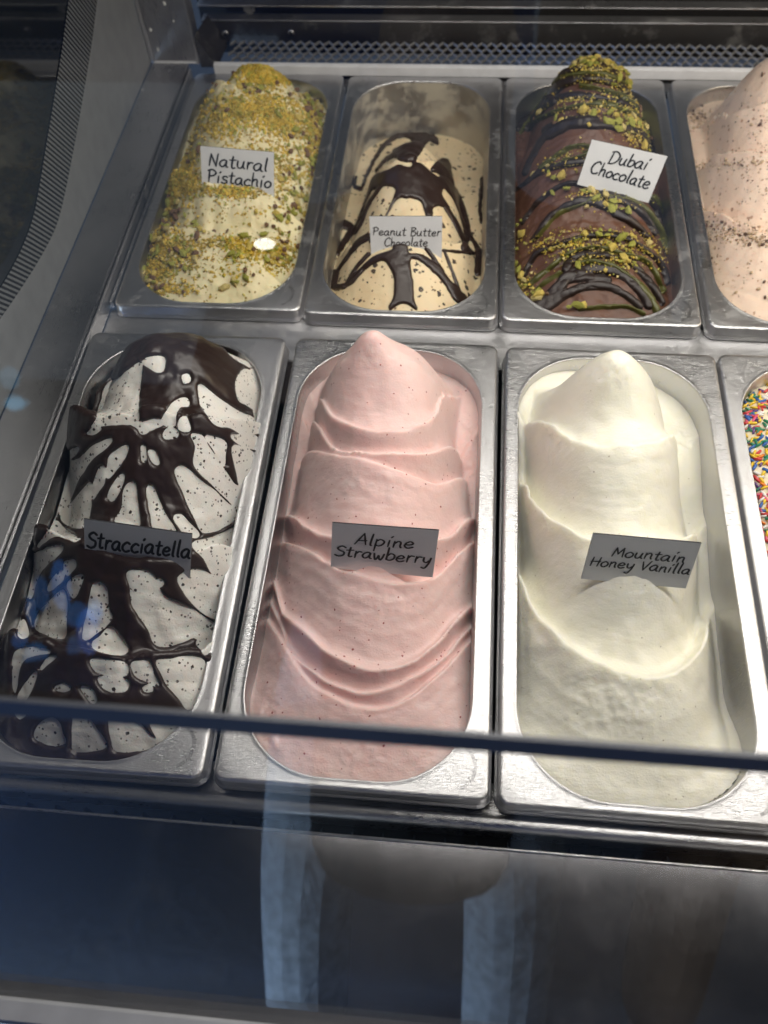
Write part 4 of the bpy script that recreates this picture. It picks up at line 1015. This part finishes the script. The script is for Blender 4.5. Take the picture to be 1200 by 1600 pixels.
def resample(c, n):
    s_ = np.concatenate([[0], np.cumsum(np.hypot(*np.diff(c, axis=0).T))]); q = np.linspace(0, s_[-1], n)
    return np.stack([np.interp(q, s_, c[:, 0]), np.interp(q, s_, c[:, 1])], -1), q


cbox('side_glass', -0.058, -0.0506, -0.14, 0.76, 0.0, 0.24, DGLASS)
cbox('side_glass', -0.058, -0.0506, -0.14, 0.46, 0.2402, 0.53, DGLASS)
cbox('side_lamp_pane', -0.057, -0.0515, 0.4605, 0.76, 0.2405, 0.53, GLASS)  # unseen clear pane, added to let the blue side lamp in
oc, qs = resample(out_c, 120); ic, _ = resample(in_c, 120)
V = [(-0.0502, y, z) for y, z in oc] + [(-0.0502, y, 0.0012) for y, z in oc]
cmesh('side_border_panel', V, [(i, i + 1, 121 + i, 120 + i) for i in range(119)], GREY)
V = [(-0.0499, y, z) for y, z in oc] + [(-0.0499, y, z) for y, z in ic]
o = cmesh('frit_band', V, [(i, i + 1, 121 + i, 120 + i) for i in range(119)], frit_mat())
uv = o.data.uv_layers.new(name='UVMap')
for lp in o.data.loops:
    v = o.data.vertices[lp.vertex_index].co
    uv.data[lp.index].uv = ((0.83 * (v.y + CO[1]) + 0.56 * (v.z + CO[2])) / 0.0041, 0.0)
# corner post with folded edges, chips and a screw hole
post = cbox('corner_post', -0.0488, 0.0010, 0.757, 0.763, 0.0015, 0.40, CASE)
cbox('post_fold', -0.0497, -0.0462, 0.7535, 0.7568, 0.0015, 0.40, PAN, 0.0008)
cbox('post_trim', 0.0012, 0.0034, 0.7545, 0.775, 0.0, 0.40, PAN, 0.0007)
cbox('post_foot_line', -0.048, 0.0008, 0.7552, 0.7568, 0.0012, 0.0026, ALU)
for px_, py_, r_ in ((235, 47, .0022), (247, 78, .0020), (257, 6, .002), (271, 33, .0011), (222, 140, .0016)):
    p = on_plane(px_, py_, (0, .7566, 0), (0, 1, 0)) if py_ < 100 else on_plane(px_, py_, (0, 0, 0.0012), (0, 0, 1))
    bm = bmesh.new(); bmesh.ops.create_icosphere(bm, subdivisions=1, radius=1)
    for v in bm.verts: v.co = Vector((v.co.x * r_ * random.uniform(.5, 1.2), v.co.y * (.0006 if py_ < 100 else r_), v.co.z * (r_ * random.uniform(.8, 1.6) if py_ < 100 else .0005))) + Vector(p - CO)
    me = bpy.data.meshes.new('paint_chip'); bm.to_mesh(me); bm.free(); me.materials.append(CHIP); link(bpy.data.objects.new('paint_chip', me), case)
# back: dirty bracket, bright strip, wire mesh grille, screwed channel, dark slots
cmesh('corner_bracket', [(0.004, .7575, .03), (0.004, .7575, -.004), (0.022, .7575, -.004), (0.010, .80, .03), (0.010, .80, -.002), (0.026, .80, -.002)], [(0, 1, 2), (0, 2, 5, 3), (3, 5, 4), (0, 3, 4, 1)], DARKST)
cbox('back_strip', 0.020, XR, 0.7500, 0.7565, -0.0075, 0.0030, ALU, 0.0006)
cbox('grille_tray', 0.020, XR, 0.757, 0.80, -0.032, -0.030, BLACK)
V, Fc = [], []
cw, ch, nr = 0.0104, 0.0086, 5
for r_ in range(nr):
    for c_ in range(int((XR - 0.03) / cw)):
        x0 = 0.032 + c_ * cw + (cw / 2 if r_ % 2 else 0); y0 = 0.7585 + r_ * ch * 0.86
        z0 = -0.002 + r_ * 0.0016
        for a, b in (((0, 0), (cw / 2, ch * .72)), ((cw / 2, ch * .72), (cw, 0))):
            ax, ay, bx, by = x0 + a[0], y0 + a[1], x0 + b[0], y0 + b[1]
            k = len(V); wd_ = 0.0011
            V += [(ax, ay - wd_, z0), (bx, by - wd_, z0 + 0.0008 * (1 if a == (0, 0) else -1)), (bx, by + wd_, z0 + .0012), (ax, ay + wd_, z0 + .0012),
                  (ax, ay - wd_, z0 - .0012), (bx, by - wd_, z0 - .0012), (bx, by + wd_, z0), (ax, ay + wd_, z0)]
            Fc += [tuple(k + i for i in f) for f in ((0, 1, 2, 3), (7, 6, 5, 4), (0, 4, 5, 1), (1, 5, 6, 2), (2, 6, 7, 3), (3, 7, 4, 0))]
g = cmesh('wire_grille', V, Fc, MESHM); g['kind'] = 'stuff'
ch_ = cbox('back_channel', 0.004, XR, 0.800, 0.812, 0.0, 0.0232, DARKST, 0.0008)
cbox('channel_lip', 0.002, XR, 0.7985, 0.8125, 0.0236, 0.0252, PAN, 0.0006)
cbox('upper_rail', 0.000, XR, 0.7985, 0.8125, 0.0385, 0.0402, PAN, 0.0006)
cbox('slot_back', -0.01, XR, 0.835, 0.840, -0.03, 0.40, BLACK)
cbox('support_pin', 0.048, 0.060, 0.806, 0.815, 0.0256, 0.0381, MESHM, 0.003)
for px_, py_ in ((352, 53), (455, 52)):
    p = on_plane(px_, py_, (0, .7995, 0), (0, 1, 0)) - CO
    bm = bmesh.new(); bmesh.ops.create_uvsphere(bm, u_segments=14, v_segments=8, radius=0.0042)
    for v in bm.verts: v.co.y *= .5
    bmesh.ops.translate(bm, verts=bm.verts, vec=p); me = bpy.data.meshes.new('screw'); bm.to_mesh(me); bm.free(); me.materials.append(SCREWM)
    me.polygons.foreach_set('use_smooth', [True] * len(me.polygons)); so = link(bpy.data.objects.new('screw', me), case)
    bm = bmesh.new()
    for sx, sz in ((.0020, .0005), (.0005, .0020)):
        r_ = bmesh.ops.create_cube(bm, size=1)
        for v in r_['verts']: v.co = Vector((v.co.x * 2 * sx, v.co.y * .0008 - .0020, v.co.z * 2 * sz)) + Vector(p)
    me = bpy.data.meshes.new('screw_slot'); bm.to_mesh(me); bm.free(); me.materials.append(BLACK); link(bpy.data.objects.new('screw_slot', me), so)
# front: air vent with vanes, sloping steel panel, pale ledge
PY, PZ = -0.0208, -0.0120
cprism('front_panel', [(PY, PZ), (PY + .0004, PZ - .0012), (PY, PZ - .0022), (-0.1165, 0.000 - .002), (-0.1165, 0.000)], -0.05, XR, FRONT)
cprism('panel_edge', arc(PY, PZ + .0002, .0009, 0, 360, 8), -0.05, XR, PAN, True)
cbox('vent_duct', -0.05, XR, -0.0235, -0.0135, -0.075, -0.072, BLACK)
vane = None
for i in range(48):
    x = -0.02 + i * 0.0182
    if vane is None:
        vane = cmesh('vent_vane', [(0, -.0225, -.0165), (0, -.0150, -.0215), (0, -.0150, -.06), (0, -.0225, -.06), (.0012, -.0225, -.0165), (.0012, -.0150, -.0215), (.0012, -.0150, -.06), (.0012, -.0225, -.06)],
                     [(0, 1, 2, 3), (7, 6, 5, 4), (0, 4, 5, 1), (1, 5, 6, 2), (2, 6, 7, 3), (3, 7, 4, 0)], VENT); o = vane
    else: o = link(vane.copy(), case)
    o.location.x = x
cbox('front_ledge', -0.25, XR, -0.1275, -0.1162, 0.0285, 0.036, WHITEP, 0.0016)
# glass pane, the strip along it, roof, ends
GA = math.radians(20)
gy = lambda z: -0.108 + math.tan(GA) * (z - 0.06)
th = 0.0018
cprism('front_glass', [(gy(.03), .03), (gy(.53), .53), (gy(.53) + th, .53), (gy(.03) + th, .03)], -0.0495, XR, GLASS)
TR = on_plane(600, 1142, (0, gy(0), 0), (0, -math.cos(GA), math.sin(GA)))
e_ = np.array([0, math.sin(GA), math.cos(GA)]); n_ = np.array([0, -math.cos(GA), math.sin(GA)])
hw_ = 0.0035
cprism('glass_strip', [tuple((TR + e_ * a + n_ * b)[1:]) for a, b in ((-hw_, .0004), (hw_, .0004), (hw_, .0022), (-hw_, .0022))], -0.0495, XR, TRIM)
cbox('roof', -0.05, XR, 0.075, 0.84, 0.532, 0.55, DARKW)
cbox('rear_wall', -0.01, XR, 0.842, 0.85, -0.03, 0.53, DARKW)
cbox('base_cabinet', -0.06, XR + .01, -0.1170, 0.85, -1.0, -0.172, DARKW)
cbox('front_skirt', -0.25, XR, -0.1262, -0.1175, -1.0, 0.0285, WHITEP)
cbox('end_panel', XR + .001, XR + .01, -0.14, 0.84, -0.03, 0.53, GREY)

# ------------------------------------------------------------------ outside the case, seen only as reflections in its glass and steel
pv = box('pavement', -6, 6, -8, 3, -1.06, -1.0, plain("pavement_stone", (0.16, 0.17, 0.19), 0.8, 0, 0.003, 30)); pv['kind'] = 'structure'


def person(name, loc, top, legs, skin, hair, label):
    """standing figure: one continuous body, clothes and hair over it"""
    t = thing(name, loc, label, 'person')
    def skinned(nm, nodes, edges, m, sub=2):
        me = bpy.data.meshes.new(nm); me.from_pydata([n[:3] for n in nodes], edges, []); me.materials.append(m)
        o = link(bpy.data.objects.new(nm, me), t)
        sk = o.modifiers.new('Skin', 'SKIN'); ss = o.modifiers.new('Sub', 'SUBSURF'); ss.levels = ss.render_levels = sub
        me.skin_vertices.new() if not me.skin_vertices else None
        for i, n in enumerate(nodes): me.skin_vertices[0].data[i].radius = (n[3], n[3] * (n[4] if len(n) > 4 else 1)); me.skin_vertices[0].data[i].use_root = i == 0
    body = [(0, 0, .92, .13, .8), (0, 0, 1.15, .12, .8), (0, 0, 1.36, .13, .7), (0, .01, 1.47, .06), (0, .02, 1.56, .085, 1.15), (0, .02, 1.68, .08, 1.15)]
    ed = [(0, 1), (1, 2), (2, 3), (3, 4), (4, 5)]
    for s_ in (-1, 1):
        k = len(body); body += [(.19 * s_, 0, 1.38, .055), (.25 * s_, .04, 1.12, .045), (.12 * s_, .25, 1.30, .035), (.08 * s_, .32, 1.36, .03)]; ed += [(2, k), (k, k + 1), (k + 1, k + 2), (k + 2, k + 3)]
        k = len(body); body += [(.10 * s_, 0, .84, .085), (.155 * s_, .01, .48, .06), (.16 * s_, -.02, .08, .045), (.165 * s_, .12, .03, .04)]; ed += [(0, k), (k, k + 1), (k + 1, k + 2), (k + 2, k + 3)]
    skinned('body', body, ed, skin)
    skinned('trousers', [(0, 0, 1.0, .13, .8), (0, 0, .92, .12, .8)] + [(x * s_, y, z, r) for s_ in (-1, 1) for x, y, z, r in ((.12, 0, .82, .095), (.155, .01, .48, .078), (.16, -.02, .11, .070))],
            [(0, 1), (1, 2), (2, 3), (3, 4), (1, 5), (5, 6), (6, 7)], legs)
    skinned('coat', [(0, 0, .46, .21, .7), (0, 0, .95, .175, .75), (0, 0, 1.15, .15, .8), (0, 0, 1.37, .15, .7), (0, .01, 1.45, .08)] + [(x * s_, y, z, r) for s_ in (-1, 1) for x, y, z, r in ((.20, 0, 1.37, .075), (.26, .04, 1.12, .065), (.14, .22, 1.27, .05))],
            [(0, 1), (1, 2), (2, 3), (3, 4), (3, 5), (5, 6), (6, 7), (3, 8), (8, 9), (9, 10)], top)
    skinned('hair', [(0, -.02, 1.60, .075), (0, 0, 1.70, .08), (0, .06, 1.73, .05)], [(0, 1), (1, 2)], hair)
    return t


SK = plain("skin", (0.5, 0.32, 0.24), 0.5); HR = plain("dark_hair", (0.03, 0.02, 0.015), 0.5)
person('person', (0.27, -0.85, -1.0), plain("black_coat", (0.012, 0.012, 0.015), 0.8), plain("pale_blue_trousers", (0.42, 0.48, 0.56), 0.85, 0, 0.014, 16, 0.4), SK, HR, 'person in black coat and pale blue trousers reflected in the front glass')
person('person', (0.86, -0.95, -1.0), plain("brown_coat", (0.20, 0.11, 0.06), 0.85, 0, 0.002, 60), plain("brown_trousers", (0.22, 0.13, 0.08), 0.85), SK, HR, 'person in brown coat reflected faintly at the lower right')

for nm, x0, x1, cc, lb in (('sky_blocker', -3.0, 0.45, (0.03, 0.09, 0.30), 'blue sheet added overhead to block the sky, mirrored dimly in the steel front panel'), ('sky_blocker', 0.46, 3.0, (0.50, 0.32, 0.19), 'tan sheet added overhead to block the sky, mirrored dimly at the lower right')):  # sheets added out of view to block the sky and colour the reflections
    am = plain(nm + "_fabric", cc, 0.85, 0, 0.001, 200)
    t = thing(nm, (x0, -1.0, 1.3), lb, 'sky_blocker')
    mesh_obj('blocker_sheet', [(0, -1.3, -.25), (x1 - x0, -1.3, -.25), (x1 - x0, 1.4, .05), (0, 1.4, .05), (0, -1.3, -.24), (x1 - x0, -1.3, -.24), (x1 - x0, 1.4, .06), (0, 1.4, .06)],
             [(3, 2, 1, 0), (4, 5, 6, 7), (0, 1, 5, 4), (1, 2, 6, 5), (2, 3, 7, 6), (3, 0, 4, 7)], am, t)
    mesh_obj('blocker_flap', [(0, -1.302, -.25), (x1 - x0, -1.302, -.25), (x1 - x0, -1.302, -.5), (0, -1.302, -.5), (0, -1.306, -.25), (x1 - x0, -1.306, -.25), (x1 - x0, -1.306, -.5), (0, -1.306, -.5)],
             [(0, 1, 2, 3), (7, 6, 5, 4), (0, 4, 5, 1), (3, 2, 6, 7)], am, t)
